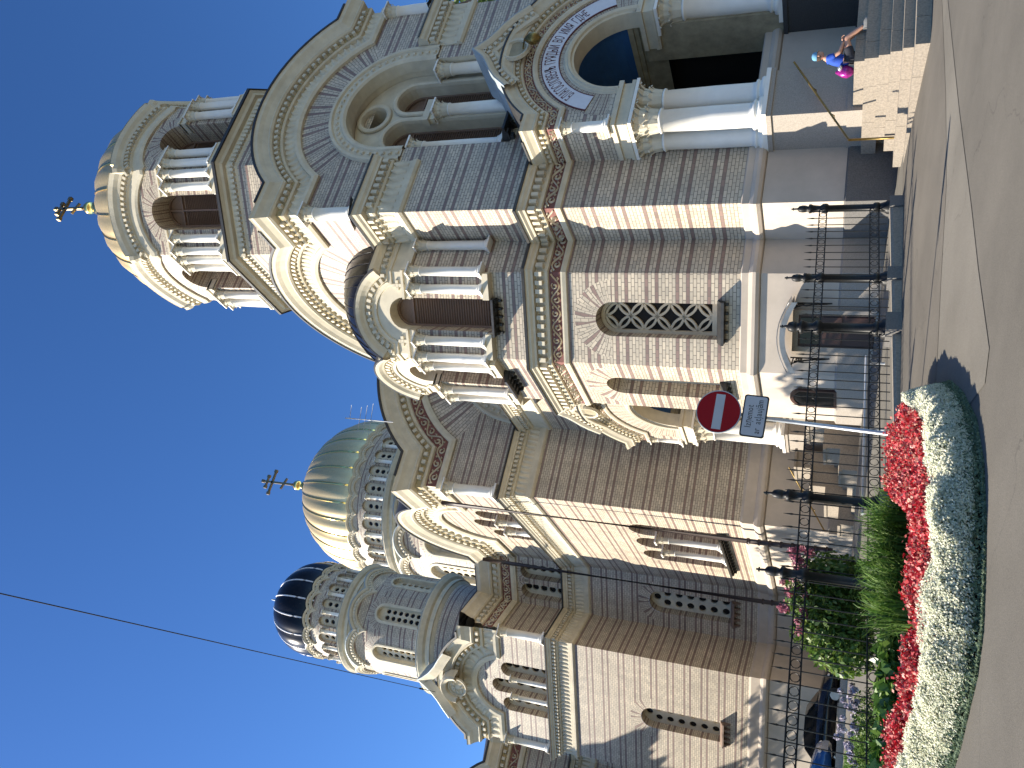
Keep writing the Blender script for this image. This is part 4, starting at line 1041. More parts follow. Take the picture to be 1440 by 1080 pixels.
def ringm(cx, cy, R, z, h, out, parent, name='ring_cornice', mat=None):
    mb = MB(); mb.lathe(cx, cy, [(R, z), (R + .1 * out, z + .05 * h), (R + .3 * out, z + .2 * h), (R + .45 * out, z + .22 * h), (R + .45 * out, z + .5 * h), (R + .75 * out, z + .6 * h), (R + out, z + .85 * h), (R + out, z + .95 * h)], 64, 0, False)
    part(mb, name, TR, parent); mb = MB(); mb.lathe(cx, cy, [(R + out + .01, z + .93 * h), (R + out + .03, z + .97 * h), (R + out, z + h), (R - .8, z + h + .25)], 64, 0, False); part(mb, 'ring_flashing', ZINC, parent)
# chapel drum
kx, ky = 7.1, 48.5
mb = MB()
mb.lathe(kx, ky, [(3.1, 20), (3.1, 23.6)], 48, 0, False); DR = part(mb, 'chapel_drum', [BR], CH)
ringm(kx, ky, 3.08, 23.5, .95, .55, DR)
m1, m2, m3 = drum(kx, ky, 3.08, 8, 24.3, 28.15, 29.0, (24.75, 27.2, .44, 1.05), 1, DR, 'pierced_window', 'x', .9, 2, 6, .15, .14, .36)
part(m1, 'lower_tier', [BR], DR); part(m2, 'tier_arches', TR, DR); part(m3, 'tier_flashing', ZINC, DR)
ringm(kx, ky, 2.95, 29.3, .75, .45, DR)
m1, m2, m3 = drum(kx, ky, 2.82, 16, 30.0, 32.05, 32.5, (30.15, 31.5, .29, .50), 1, DR, 'pierced_window', 'x', .75, 1, 3, .15, None)
part(m1, 'upper_tier', [BR], DR); part(m2, 'tier_arches', TR, DR); part(m3, 'tier_flashing', BLK, DR)
for i in range(16):
    a = -PI / 2 + 2 * PI * (i + .5) / 16
    if math.cos(a + PI * .75) > -.5: column(kx + 2.95 * math.cos(a), ky + 2.95 * math.sin(a), 30.1, 31.5, .10, DR, .3)
ribdome(kx, ky, 2.98, 3.1, 33.5, 32.4, 16, 'black_dome', BLK, DR, .05, SBAND)
mb = MB(); mb.lathe(kx, ky, [(.3, 36.45), (.16, 36.75), (.1, 37.0), (.03, 37.6)], 10); part(mb, 'dome_spike', ZINC, DR)
# main drum
mb = MB(); mb.lathe(DCX, DCY, [(6.75, 21), (6.75, 26.0)], 64, 0, False); DM = part(mb, 'main_drum', [BR], CH)
ringm(DCX, DCY, 6.75, 25.3, .8, .5, DM)
m1, m2, m3 = drum(DCX, DCY, 6.7, 16, 26.0, 31.4, 32.7, (26.6, 30.0, .78, 1.28), 1, DM, 'pierced_window', 'x', 1.25, 2, 6, .24, .22)
part(m1, 'lower_tier', [BR], DM); part(m2, 'tier_arches', TR, DM); part(m3, 'tier_flashing', ZINC, DM)
ringm(DCX, DCY, 6.6, 33.3, .95, .55, DM)
m1, m2, m3 = drum(DCX, DCY, 6.4, 28, 34.2, 36.9, 37.35, (34.5, 36.05, .42, .69), 1, DM, 'pierced_window', 'x', .85, 1, 3, .19, None)
part(m1, 'upper_tier', [BR], DM); part(m2, 'tier_arches', TR, DM); part(m3, 'tier_flashing', GOLD, DM)
for i in range(28):
    a = -PI / 2 + 2 * PI * (i + .5) / 28
    if math.cos(a + PI * .65) > -.4: column(DCX + 6.52 * math.cos(a), DCY + 6.52 * math.sin(a), 34.4, 36.1, .14, DM, .38)
ribdome(DCX, DCY, 6.25, 6.6, 38.65, 37.1, 28, 'gold_dome', GOLD, DM, .10, GOLDB)
cross(DCX, DCY, 46.6, 4.5, DM, 1.15)
mb = MB(); mb.lathe(DCX, DCY, [(11.5, 20.5), (10.5, 22.5), (6.9, 25.2)], 8, 0, False); part(mb, 'drum_roof', ROOF, DM)
# drainpipes, aerial
def pipe(pts, r, name, mat=PIPE, parent=CH):
    mb = MB(); mb.tube(pts, r, 10)
    for i in range(8):
        a, b = Vector(pts[-2]), Vector(pts[-1]); p = a + (b - a) * (i + .5) / 8; mb.tube([p - Vector((0, 0, .05)), p + Vector((0, 0, .05))], r * 1.3, 10)
    return part(mb, name, mat, parent)
pipe([(10.70, 33.75, 19.3), (10.68, 33.75, 18.6), (10.68, 33.75, 5.6), (10.72, 33.75, 2.2)], .10, 'drainpipe')
pipe([(10.62, 42.9, 20.6), (10.60, 42.9, 18.8), (10.60, 42.9, 5.6), (10.64, 42.9, 2.2)], .11, 'drainpipe')
mb = MB(); A = Vector((13.2, 30.6, 21.2))
AT = thing('roof_aerial', 'thin grey metal aerial with crossbars standing on the roof behind the bay', 'aerial', tuple(A))
mb.tube([(0, 0, 0), (0, 0, 2.6)], .022, 6)
for z, hh in ((1.2, .75), (1.5, .65), (1.8, .55)): mb.tube([(-hh, hh * .3, z), (hh, -hh * .3, z)], .013, 5)
mb.tube([(0, 0, 2.35), (.6, -.2, 2.35)], .013, 5)
part(mb, 'aerial_mast', GALV, AT)
# ================================================================== GROUND
def island(name, cols, rough=0.7, spec=0.3, trans=0.0):
    """colour that differs from leaf to leaf (petal to petal)"""
    m, t, b = _mat(name)
    g = N(t, 'NewGeometry'); r = N(t, 'ValToRGB'); e = r.color_ramp.elements
    while len(e) < len(cols): e.new(.5)
    for i, c in enumerate(cols): e[i].position = i / max(1, len(cols) - 1); e[i].color = c4(c)
    L(t, g.outputs['Random Per Island'], r.inputs[0]); L(t, r.outputs[0], b.inputs['Base Color'])
    b.inputs['Roughness'].default_value = rough; b.inputs['Specular IOR Level'].default_value = spec
    if trans:
        tr = N(t, 'BsdfTranslucent'); L(t, r.outputs[0], tr.inputs[0]); mx = N(t, 'MixShader', i_0=trans); out = t.nodes['Material Output']
        L(t, b.outputs[0], mx.inputs[1]); L(t, tr.outputs[0], mx.inputs[2]); L(t, mx.outputs[0], out.inputs[0])
    return m
def paving(name, col, crack=True, scale=1.0, var=.16):
    m, t, b = _mat(name); g = N(t, 'NewGeometry')
    n1 = N(t, 'TexNoise', i_Scale=.55 * scale, i_Detail=7.0, i_Roughness=.62); L(t, g.outputs['Position'], n1.inputs['Vector'])
    n2 = N(t, 'TexNoise', i_Scale=85.0, i_Detail=3.0); L(t, g.outputs['Position'], n2.inputs['Vector'])
    n3 = N(t, 'TexVoronoi', i_Scale=130.0); L(t, g.outputs['Position'], n3.inputs['Vector'])
    r1 = N(t, 'MapRange', i_1=.3, i_2=.7, i_3=1 - var, i_4=1 + var); L(t, n1.outputs[0], r1.inputs[0])
    r2 = N(t, 'MapRange', i_1=.3, i_2=.7, i_3=.80, i_4=1.2); L(t, n2.outputs[0], r2.inputs[0])
    c = mixc(t, 1.0, col, r1.outputs[0], 'MULTIPLY'); c = mixc(t, 1.0, c, r2.outputs[0], 'MULTIPLY')
    if crack:
        nz = N(t, 'TexNoise', i_Scale=.8, i_Detail=5.0); L(t, g.outputs['Position'], nz.inputs['Vector'])
        wp = N(t, 'VectorMath', operation='SCALE'); wp.inputs[3].default_value = 1.6; L(t, nz.outputs[1], wp.inputs[0])
        ad = N(t, 'VectorMath', operation='ADD'); L(t, g.outputs['Position'], ad.inputs[0]); L(t, wp.outputs[0], ad.inputs[1])
        v = N(t, 'TexVoronoi', feature='DISTANCE_TO_EDGE', i_Scale=.22); L(t, ad.outputs[0], v.inputs['Vector'])
        ck = math_(t, 'LESS_THAN', v.outputs['Distance'], .0016); c = mixc(t, math_(t, 'MULTIPLY', ck, .35), c, tuple(x * .35 for x in col))
    L(t, c, b.inputs['Base Color']); b.inputs['Roughness'].default_value = .9; b.inputs['Specular IOR Level'].default_value = .25
    bp = N(t, 'Bump', i_Strength=.25, i_Distance=.006); L(t, n3.outputs['Distance'], bp.inputs['Height']); L(t, bp.outputs[0], b.inputs['Normal'])
    return m
ASPH = paving('worn_grey_asphalt', (.110, .100, .083)); CONC = paving('pale_concrete_paving', (.140, .128, .106)); ASPD = paving('old_footway_asphalt', (.112, .10, .082))
FLAG = paving('churchyard_flagstone', (.13, .12, .10), False)
xs = np.concatenate([np.linspace(-400, -30, 12), np.linspace(-28, 60, 89), np.linspace(65, 400, 12)])
ys = np.concatenate([np.linspace(-400, -30, 12), np.linspace(-28, 80, 109), np.linspace(85, 500, 14)])
V = [(x, y, max(gz(x, y), -4) if abs(x) < 60 and -40 < y < 90 else max(gz(max(-60, min(60, x)), max(-40, min(90, y))), -4)) for y in ys for x in xs]; nx_ = len(xs)
Q = [(j * nx_ + i, j * nx_ + i + 1, (j + 1) * nx_ + i + 1, (j + 1) * nx_ + i) for j in range(len(ys) - 1) for i in range(nx_ - 1)]
tag(npmesh('road', V, Q, ASPH), kind='structure')
def sheet(name, pts, mat, dz, kind='structure', sub=1):
    """a paved area: outline on the ground, laid dz above it"""
    mb = MB(); loops = [[Vector((p[0], p[1], 0)) for p in pts]]
    for tri in tessellate_polygon(loops):
        a, b, c = (pts[i] for i in tri)
        ar = (b[0] - a[0]) * (c[1] - a[1]) - (c[0] - a[0]) * (b[1] - a[1])
        if abs(ar) < 1e-9: continue
        t = [a, b, c] if ar > 0 else [a, c, b]
        st = [t]
        for _ in range(3):
            st = [q for (p0, p1, p2) in st for q in ((p0, mid(p0, p1), mid(p0, p2)), (mid(p0, p1), p1, mid(p1, p2)), (mid(p0, p2), mid(p1, p2), p2), (mid(p0, p1), mid(p1, p2), mid(p0, p2)))]
        for q in st: mb.face([(p[0], p[1], gz(p[0], p[1]) + dz) for p in q])
    o = mb.obj(name, mat); return tag(o, kind=kind)
def mid(a, b): return ((a[0] + b[0]) / 2, (a[1] + b[1]) / 2)
def g2(px, py): p = gpt(px, py); return (p[0], p[1])
def fy(x): return 13.39 + .235 * (x - 5)
line1 = [g2(*q) for q in ((1326, 6), (1331, 130), (1331.5, 195), (1331.8, 262), (1324, 402), (1319, 513), (1312, 600))]
line2 = [g2(*q) for q in ((1333.5, 1), (1349.6, 155), (1367, 292), (1376.6, 379), (1392, 490), (1386, 540), (1366, 566))]
e1 = (line1[0][0] + 12, line1[0][1] + 4.0); e2 = (line2[0][0] + 12, line2[0][1] + 2.6)
sheet('footway', [e1] + line1 + [(5.0, 11.6), (-4, 9.8), (-4, fy(-4)), (14, fy(14)), (40, fy(14) + 3)], ASPD, .010)
sheet('pavement', [e2] + line2 + [(4.6, 10.0), (5.0, 11.6)] + line1[::-1] + [e1], CONC, .006)
sheet('churchyard_paving', [(-20, fy(-20)), (14.2, fy(14.2)), (14.2, 34), (11.3, 34), (11, 60), (-20, 52)], FLAG, .012)
# ------------------------------------------------------------------ steps of the main porch
ST = thing('entrance_steps', 'broad worn granite steps with brass rail climbing to the arched main porch', 'steps', (14, 12.3, .75))
def stepbox(mb, x0, x1, y0, y1, z0, z1):
    F = Fr(0, 0, 0, -1); mb.box(F, x0, x1, z0, z1, -y1, -y0)
ztop = [.995, 1.19, 1.40, 1.62, 1.90, 2.12]
for i in range(6):
    mb = MB(); x0 = 13.87 + .4 * i; y0 = 12.25 + .42 * i; zb = .3 if i == 0 else ztop[i - 1] - .05; yb = 16.9 if i > 0 else 16.3
    yb = (16.1, 16.05, 15.95, 16.0, 16.9, 16.9)[i]
    cuts = [x0] + sorted(x0 + .5 + RNG.uniform(.0, .4) + 1.55 * k for k in range(6)) + [24.5]
    for a, b in zip(cuts[:-1], cuts[1:]): stepbox(mb, a + (.006 if a > x0 else 0), b - .006, y0, y0 + .8, zb, ztop[i])
    cy = [y0 + .806, y0 + 1.9 + .2 * (i % 2), yb]
    for a, b in zip(cy[:-1], cy[1:]): stepbox(mb, x0, x0 + 1.1, a, b - .008, zb, ztop[i])
    stepbox(mb, x0 + 1.106, 24.5, y0 + .806, 16.9, zb, ztop[i] - .003); stepbox(mb, x0 + .01, 24.4, y0 + .01, yb - .01, zb, ztop[i] - .012)
    o = link('step', mb.mesh('step', STEP)); o.parent = ST; o.matrix_parent_inverse = Matrix.Translation((-14, -12.3, -.75))
def rail(pts, name, label, posts):
    T = thing(name, label, 'handrail', pts[0]); mb = MB(); mb.tube(pts, .026, 8)
    for p, zb in posts: mb.tube([p, (p[0], p[1], zb)], .028, 8)
    for a, b in zip(pts[:-1], pts[1:]):
        for f in (.33, .66): q = Vector(a).lerp(Vector(b), f); mb.tube([q, q + Vector((0, .10, -.10)), q + Vector((0, .28, -.10))], .012, 6)
    o = mb.obj('rail_tube', BRASS); o.parent = T; o.matrix_parent_inverse = Matrix.Translation([-c for c in pts[0]]); return T
rail([(14.6, 15.45, 2.14), (17.25, 15.45, 3.55)], 'brass_handrail', 'sloping tarnished brass handrail beside the main porch steps', [((14.6, 15.45, 2.14), 1.2)])
SS = thing('side_steps', 'grey stone steps with flanking blocks rising to the side porch behind the railings', 'steps', (10, 28.4, 1.4))
mb = MB()
for i in range(5): stepbox(mb, 13.3 - .45 * (i + 1), 14.5, 25.4 + 0 * i, 31.5, 1.0, 2.3 - .17 * i)
o = mb.obj('step', STEP); o.parent = SS; o.matrix_parent_inverse = Matrix.Translation((-10, -28.4, -1.4))
for y0 in (25.4, 30.4):
    mb = MB()
    for i, (x, z) in enumerate(((13.4, 3.6), (12.7, 3.0), (12.0, 2.45), (11.3, 1.95))): stepbox(mb, x - .7, x, y0 - .05 * i, y0 + 1.1 + .05 * i, 1.0, z); stepbox(mb, x - .74, x + .02, y0 - .09, y0 + 1.15, z, z + .09)
    o = mb.obj('step_cheek', STEP); o.parent = SS; o.matrix_parent_inverse = Matrix.Translation((-10, -28.4, -1.4))
rail([(13.2, 31.7, 3.95), (10.8, 31.7, 2.5)], 'brown_handrail', 'thin brown handrail sloping beside the side porch steps', [((10.8, 31.7, 2.5), 1.3)])
# ------------------------------------------------------------------ iron railings
FE = thing('iron_railing', 'black iron railing with ball topped posts and ringed bands along the churchyard', 'fence', (5.0, 13.39, .95))
def fobj(mb, name, mat): 
    o = mb.obj(name, mat); o.parent = FE; o.matrix_parent_inverse = Matrix.Translation((-5, -13.39, -.95)); return o
fn = Vector((.235, -1, 0)).normalized(); FF = Fr(5.0, 13.39, fn.x, fn.y); UL = math.hypot(1, .235)
def fu(x): return (x - 5.0) * UL
def fz(x): return .033 * (x - 9.93)
posts = [12.37, 10.2, 8.85, 5.1, 3.72, .6, -3.0]
for k, x in enumerate(posts):
    p = FF.pt(fu(x), 0); z0 = gz(p[0], p[1]); zt = 2.98 + fz(x); mb = MB(); big = 1.35 if k == 2 else 1.0; r = .078 * big
    mb.lathe(p[0], p[1], [(r * 1.9, z0), (r * 1.9, z0 + .30), (r * 1.5, z0 + .34), (r * 1.15, z0 + .42), (r, z0 + .48), (r, 1.33 + fz(x)), (r * 1.35, 1.36 + fz(x)), (r * 1.35, 1.44 + fz(x)), (r * .95, 1.48 + fz(x)), (r * .9, 2.34 + fz(x)), (r * 1.35, 2.38 + fz(x)), (r * 1.35, 2.46 + fz(x)), (r * .8, 2.52 + fz(x)), (r * 1.0, zt - .32), (r * 1.25, zt - .28), (r * 1.3, zt - .24), (r * .7, zt - .22), (r * .95, zt - .16), (r * 1.0, zt - .10), (r * .8, zt - .03), (r * .3, zt), (r * .25, zt + .06)], 12)
    F = Fr(p[0], p[1], fn.x, fn.y); mb.box(F, -.012, .012, zt + .04, zt + .13, -.012, .012); mb.box(F, -.035, .035, zt + .075, zt + .098, -.012, .012)
    fobj(mb, 'post', IRON)
    mb = MB(); q = .17 * big; mb.box(F, -q, q, z0 - .1, z0 + .26, -q, q); fobj(mb, 'post_base', GRD)
for a, b in zip(posts[1:], posts[:-1]):
    u0, u1 = fu(a), fu(b); mb = MB(); n = max(2, int((u1 - u0 - .2) / .185)); sp = (u1 - u0) / n
    def P(u, z): x = 5.0 + u / UL; return FF.pt(u, z + fz(x), 0)
    for z in (1.36, 1.53, 2.38, 2.53): mb.tube([P(u0, z), P(u1, z)], .013, 6, 0, False)
    for i in range(n):
        u = u0 + (i + .5) * sp
        mb.tube([P(u, 1.19), P(u, 2.62)], .0095, 6, 0, False); mb.tube([P(u, 2.62), P(u, 2.65), P(u, 2.78)], [.010, .017, .002], 6, 0, False)
        if i < n - 1:
            for z in (1.445, 2.455):
                c = u + sp / 2; mb.tube([P(c + .066 * math.cos(t * PI / 6), z + .066 * math.sin(t * PI / 6)) for t in range(13)], .0075, 4, 0, False)
    fobj(mb, 'railing_panel', IRON)
    mb = MB(); zA = gz(*FF.pt(u0, 0)[:2]); 
    mb.face([P(u0 + .18, 1.15), P(u1 - .18, 1.15), (P(u1 - .18, 0)[0], P(u1 - .18, 0)[1], .4), (P(u0 + .18, 0)[0], P(u0 + .18, 0)[1], .4)][::-1])
    mb = MB(); pr = [(-.13, -1.0), (-.13, 1.10), (-.10, 1.15), (.10, 1.15), (.13, 1.10), (.13, -1.0)]
    rows = [[(P(u, z)[0] + FF.n[0] * d, P(u, z)[1] + FF.n[1] * d, P(u, z)[2]) for u in (u0 + .15, u1 - .15)] for d, z in pr]; mb.grid(rows)
    fobj(mb, 'kerb_stone', STEP)
T = thing('pipe_rail', 'low galvanised pipe rail running behind the black railing', 'rail', (8, 15.6, 1.3)); mb = MB()
mb.tube([(9.6, 16.6, 1.50), (5.6, 15.3, 1.42)], .03, 8)
for x, y in ((9.4, 16.53), (7.6, 15.95), (5.8, 15.37)): mb.tube([(x, y, 1.46), (x, y, .9)], .025, 6)
o = mb.obj('tube', GALV); o.parent = T; o.matrix_parent_inverse = Matrix.Translation((-8, -15.6, -1.3))
# ------------------------------------------------------------------ no-entry sign
sd = ray(1262, 612); sd = sd / math.hypot(sd[0], sd[1]); SX, SY = sd[0] * 12.9, sd[1] * 12.9
gs = gz(SX, SY)
SG = thing('road_sign', 'round red no entry sign above a white lettered plate on a leaning grey pole', 'road sign', (SX, SY, gs))
nrm = Vector((-sd[0], -sd[1], 0)); nrm.rotate(Matrix.Rotation(math.radians(14), 3, 'Z'))
FG = Fr(0, 0, nrm.x, nrm.y)
zc_ = 3.56 - gs; zp_ = 3.03 - gs; R_ = .335
def sobj(mb, name, mats): o = mb.obj(name, mats); o.parent = SG; return o
mb = MB(); mb.tube([FG.pt(0, 0, -.05), FG.pt(0, 3.85 - gs, -.05)], .03, 12); sobj(mb, 'sign_pole', GALV)
mb = MB(); mb.prism(FG, circ(0, zc_, R_, 40), -.012, .006, 0, (), True); SDk = sobj(mb, 'sign_disc', [SRED]); 
def subo(mb, name, mat, par): o = mb.obj(name, mat); o.parent = par; return o
mb = MB(); mb.prism(FG, rect(-.275, .275, zc_ - .068, zc_ + .068), .005, .010); subo(mb, 'white_bar', SWHT, SDk)
mb = MB(); mp = lambda p, h: FG.pt(p[0], p[1], h); sweep(mb, circ(0, zc_, R_ - .012, 40)[::-1], [(0, .006), (0, .012), (.012, .014), (.014, -.012)], mp, True); subo(mb, 'disc_rim', SWHT, SDk)
def rrect(w_, h_, r, z):
    o = []
    for cx_, cz_, a in ((w_ - r, h_ - r, 0), (-w_ + r, h_ - r, PI / 2), (-w_ + r, -h_ + r, PI), (w_ - r, -h_ + r, 1.5 * PI)):
        o += [(cx_ + r * math.cos(a + t * PI / 8), z + cz_ + r * math.sin(a + t * PI / 8)) for t in range(5)]
    return o
mb = MB(); mb.prism(FG, rrect(.325, .18, .04, zp_), -.012, .004, 0, (), True); SPl = sobj(mb, 'text_plate', SBLK)
mb = MB(); mb.prism(FG, rrect(.303, .158, .03, zp_), .003, .008); subo(mb, 'plate_face', SWHT, SPl)
for txt, zz in (('Izņemot', .03), ('ar atļaujām', -.105)):
    def flatp(x, y, tot, zz=zz): return FG.pt(x - tot / 2, zp_ + zz + y, .0105)
    to = textmesh(txt, .136, flatp, 'lettering', SBLK, SPl, .70)
SG.rotation_euler = Matrix.Rotation(math.radians(-3.4), 4, Vector((nrm.x, nrm.y, 0))).to_euler()
# ------------------------------------------------------------------ planting
def quads(P, Nn, size, asp=1.0, name='', mat=None, spin=True, up=None):
    """one small quad (leaf or petal) per point, facing Nn"""
    n = len(P); Nn = Nn / np.linalg.norm(Nn, axis=1, keepdims=True); r = RNG.normal(size=(n, 3)) if up is None else up
    A = np.cross(Nn, r); A /= np.linalg.norm(A, axis=1, keepdims=True) + 1e-9; B = np.cross(Nn, A)
    s = (size * RNG.uniform(.6, 1.3, n) if np.isscalar(size) else size)[:, None]
    V = np.stack([P - A * s * .5, P + B * s * asp * .5, P + A * s * .5, P - B * s * asp * .5], 1).reshape(-1, 3)
    return V, np.arange(4 * n).reshape(n, 4)
def join(parts):
    V = []; Q = []; o = 0
    for v, q in parts: V.append(v); Q.append(q + o); o += len(v)
    return np.concatenate(V), np.concatenate(Q)
def gp3(px, py, h=0.0):
    """ground point under a pixel that looks at something h above the ground"""
    d = ray(px, py); t = .0005
    while t < .3:
        p = d * t + np.array([0, 0, EYE])
        if p[2] <= gz(p[0], p[1]) + h: return (p[0], p[1])
        t *= 1.002
    return (p[0], p[1])
outer = [gp3(*q) for q in ((1302, 548), (1338, 536), (1356, 552), (1374, 590), (1384, 650), (1388, 730), (1387, 810), (1384, 890), (1376, 950), (1363, 1005), (1352, 1050), (1338, 1095))]
innr = [gp3(q[0], q[1], .25) for q in ((1290, 566), (1293, 572), (1300, 580), (1312, 610), (1320, 660), (1326, 740), (1322, 820), (1316, 890), (1311, 950), (1301, 1000), (1290, 1040), (1278, 1085))]
rback = [gp3(q[0], q[1], .33) for q in ((1272, 575), (1262, 590), (1255, 605), (1248, 640), (1246, 680), (1275, 720), (1280, 800), (1283, 880), (1274, 950), (1262, 1000), (1256, 1030), (1250, 1085))]
def rail2(a, b, t, s):
    n = len(a) - 1; k = np.minimum((t * n).astype(int), n - 1); f = (t * n - k)[:, None]
    A = np.array(a); B = np.array(b); pa = A[k] * (1 - f) + A[k + 1] * f; pb = B[k] * (1 - f) + B[k + 1] * f
    return pa * (1 - s[:, None]) + pb * s[:, None]
GZ = np.vectorize(gz)
def seglen(a): A = np.array(a); return np.linalg.norm(np.diff(A, axis=0), axis=1)
def tsample(a, b, n):
    l = (seglen(a) + seglen(b)) / 2; k = RNG.choice(len(l), n, p=l / l.sum()); return (k + RNG.uniform(0, 1, n)) / len(l)
lump = lambda xy, s, k: .5 + .5 * np.sin(xy[:, 0] * s + 1.7 * np.sin(xy[:, 1] * s * .7 + k)) * np.sin(xy[:, 1] * s * 1.1 + 1.3 * np.sin(xy[:, 0] * s * .8) + k)
n = 95000
t = tsample(outer, innr, n); s = .10 + .9 * RNG.uniform(0, 1, n) ** 1.5; xy = rail2(outer, innr, t, s)
def mound(s, xy): return (.35 * np.clip(1 - (1 - np.clip((s - .08) / .92, 0, 1)) ** 3.4, 0, 1) ** .5) * (.70 + .32 * lump(xy, 4.2, 0) + .16 * lump(xy, 13.0, 1))
hh = mound(s, xy) * np.where(RNG.uniform(0, 1, n) < .55, 1.0, RNG.uniform(.25, 1.0, n)) + RNG.normal(0, .012, n)
P = np.column_stack([xy, GZ(xy[:, 0], xy[:, 1]) + np.maximum(hh, .02)])
Nn = RNG.normal(size=(n, 3)) * .55 + np.array([-.75, -.25, .75])
keep = RNG.uniform(0, 1, n) < np.clip(.25 + .9 * lump(xy, 11.0, 2) + .5 * (hh > .14), 0, 1) * np.clip((hh - .03) / .10, 0, 1)
WHF = island('white_blossom', [(.52, .55, .38), (.72, .71, .55), (.84, .82, .70)], .8, .2, .35); GRY = island('silvery_leaf', [(.09, .13, .07), (.17, .23, .14), (.26, .32, .22)], .7, .3, .3)
WB = tag(npmesh('white_flowers', *quads(P[keep], Nn[keep], .021), WHF), 'mass of tiny white flowers edging the bed along the road', 'flowers', kind='stuff')
n = 34000; t = tsample(outer, innr, n); s = RNG.uniform(0, 1, n) ** 1.6; xy = rail2(outer, innr, t, s)
P = np.column_stack([xy, GZ(xy[:, 0], xy[:, 1]) + np.maximum(mound(s, xy) * RNG.uniform(.3, .98, n), .01)])
tag(npmesh('silvery_foliage', *quads(P, RNG.normal(size=(n, 3)) + np.array([-.6, -.2, .6]), .026, 1.8), GRY), 'grey green foliage under the white edging flowers', 'foliage', kind='stuff')
BEG = island('begonia_petal', [(.34, .005, .010), (.48, .010, .016), (.55, .03, .05), (.24, .004, .008), (.54, .12, .13), (.62, .36, .26), (.46, .010, .020)], .5, .4, .25)
n = 52000; t = tsample(innr, rback, n); s = RNG.uniform(0, 1, n); xy = rail2(innr, rback, t, s)
hh = (.22 + .16 * lump(xy, 7.0, 3)) * np.clip(1.35 - np.abs(s - .5) * .9, .4, 1) + RNG.normal(0, .035, n)
P = np.column_stack([xy, GZ(xy[:, 0], xy[:, 1]) + np.maximum(hh, .05)])
kp = RNG.uniform(0, 1, n) < .30 + .8 * lump(xy, 16.0, 1)
tag(npmesh('red_flowers', *quads(P[kp], RNG.normal(size=(kp.sum(), 3)) + np.array([-.5, -.3, .8]), .034, 1.1), BEG), 'band of red and pink begonias behind the white edging', 'flowers', kind='stuff')
DGL = island('dark_bed_leaf', [(.02, .04, .012), (.035, .07, .02), (.06, .05, .03)], .5, .4, .15)
n = 12000; t = tsample(innr, rback, n); s = RNG.uniform(-.05, 1.05, n); xy = rail2(innr, rback, t, s)
P = np.column_stack([xy, GZ(xy[:, 0], xy[:, 1]) + RNG.uniform(.02, .22, n)])
tag(npmesh('begonia_foliage', *quads(P, RNG.normal(size=(n, 3)) + np.array([0, 0, .8]), .05, 1.5), DGL), 'dark leaves between the red begonias', 'foliage', kind='stuff')
sheet('flower_bed_soil', [p for p in outer] + [(-2.5, 9.0), (-2.5, fy(-2.5) - .3), (5.2, fy(5.2) - .3), (6.7, fy(6.7) - .35)], SOIL, .016)
GRS = island('grass_blade', [(.035, .085, .012), (.06, .14, .02), (.11, .20, .035), (.16, .24, .06)], .6, .3, .3)
def tuft(name, cs, label, h0=.6, spread=.5, w_=.010, mat=None):
    V = []; Q = []; o = 0
    for (x, y, nb, hs) in cs:
        z0 = gz(x, y)
        for _ in range(nb):
            a = RNG.uniform(0, 2 * PI); r = RNG.uniform(0, .14); h = h0 * hs * RNG.uniform(.55, 1.15); out = spread * hs * RNG.uniform(.15, 1.0); da = RNG.normal(0, .3)
            bx, by = x + r * math.cos(a), y + r * math.sin(a); a += da; sx, sy = -math.sin(a), math.cos(a)
            for k in range(5):
                f = k / 4; px_, py_ = bx + out * f * f * math.cos(a), by + out * f * f * math.sin(a); pz = z0 + h * (1 - (1 - f) ** 1.7) - .25 * out * f * f; ww = w_ * (1 - .85 * f)
                V += [(px_ - sx * ww, py_ - sy * ww, pz), (px_ + sx * ww, py_ + sy * ww, pz)]
                if k: Q.append((o + 2 * k - 2, o + 2 * k - 1, o + 2 * k + 1, o + 2 * k))
            o += 10
    return tag(npmesh(name, V, Q, mat or GRS), label, 'grass', kind='stuff')
gt = []
for q in ((1290, 700), (1285, 725), (1280, 745), (1275, 770), (1283, 765), (1282, 790), (1278, 815), (1286, 812), (1283, 840), (1290, 850), (1288, 872), (1282, 880), (1270, 740), (1268, 800), (1272, 850)):
    x, y = gp3(*q); gt.append((x, y, 105, RNG.uniform(.75, 1.2)))
tuft('ornamental_grass', gt, 'arching green ornamental grass between the begonias and the railing', .58, .6, .012)
lw = [g2(*q) for q in ((1240, 985), (1206, 1002), (1190, 1010), (1188, 1085), (1245, 1085))]
gl = [(RNG.uniform(-.2, 2.2), RNG.uniform(13.4, 19), 40, .25) for _ in range(260)]
tuft('lawn_grass', gl, 'short sunlit grass behind the railing at the bottom corner', .35, .3, .008)
sheet('lawn', [(-8, fy(-8)), (2.3, fy(2.3) + .2), (2.0, 19.5), (-8, 19.5)], simple('lawn_green', (.07, .13, .02), .9, var=.3, scale=20, bump=.4, bscale=60), .02)
mb = MB(); mb.box(Fr(2.6, 20.2, .1, -1), -6, 1.6, .8, 1.62, -.4, 0); tag(mb.obj('stone_ledge', GRL), 'low pale stone ledge behind the lawn and lavender', 'ledge')
def leafball(cs, n, size, asp, flat=.3):
    """leaf quads spread through lumpy ellipsoids (x, y, z, rx, ry, rz)"""
    out = []
    vol = np.array([c[3] * c[4] * c[5] for c in cs]); k = RNG.choice(len(cs), n, p=vol / vol.sum()); C_ = np.array(cs)[k]
    d = RNG.normal(size=(n, 3)); d /= np.linalg.norm(d, axis=1, keepdims=True); r = RNG.uniform(.0, 1, n) ** .40
    P = C_[:, :3] + d * C_[:, 3:] * r[:, None]
    return quads(P, d * .6 + RNG.normal(size=(n, 3)) * .7 + np.array([0, 0, flat]), size, asp)
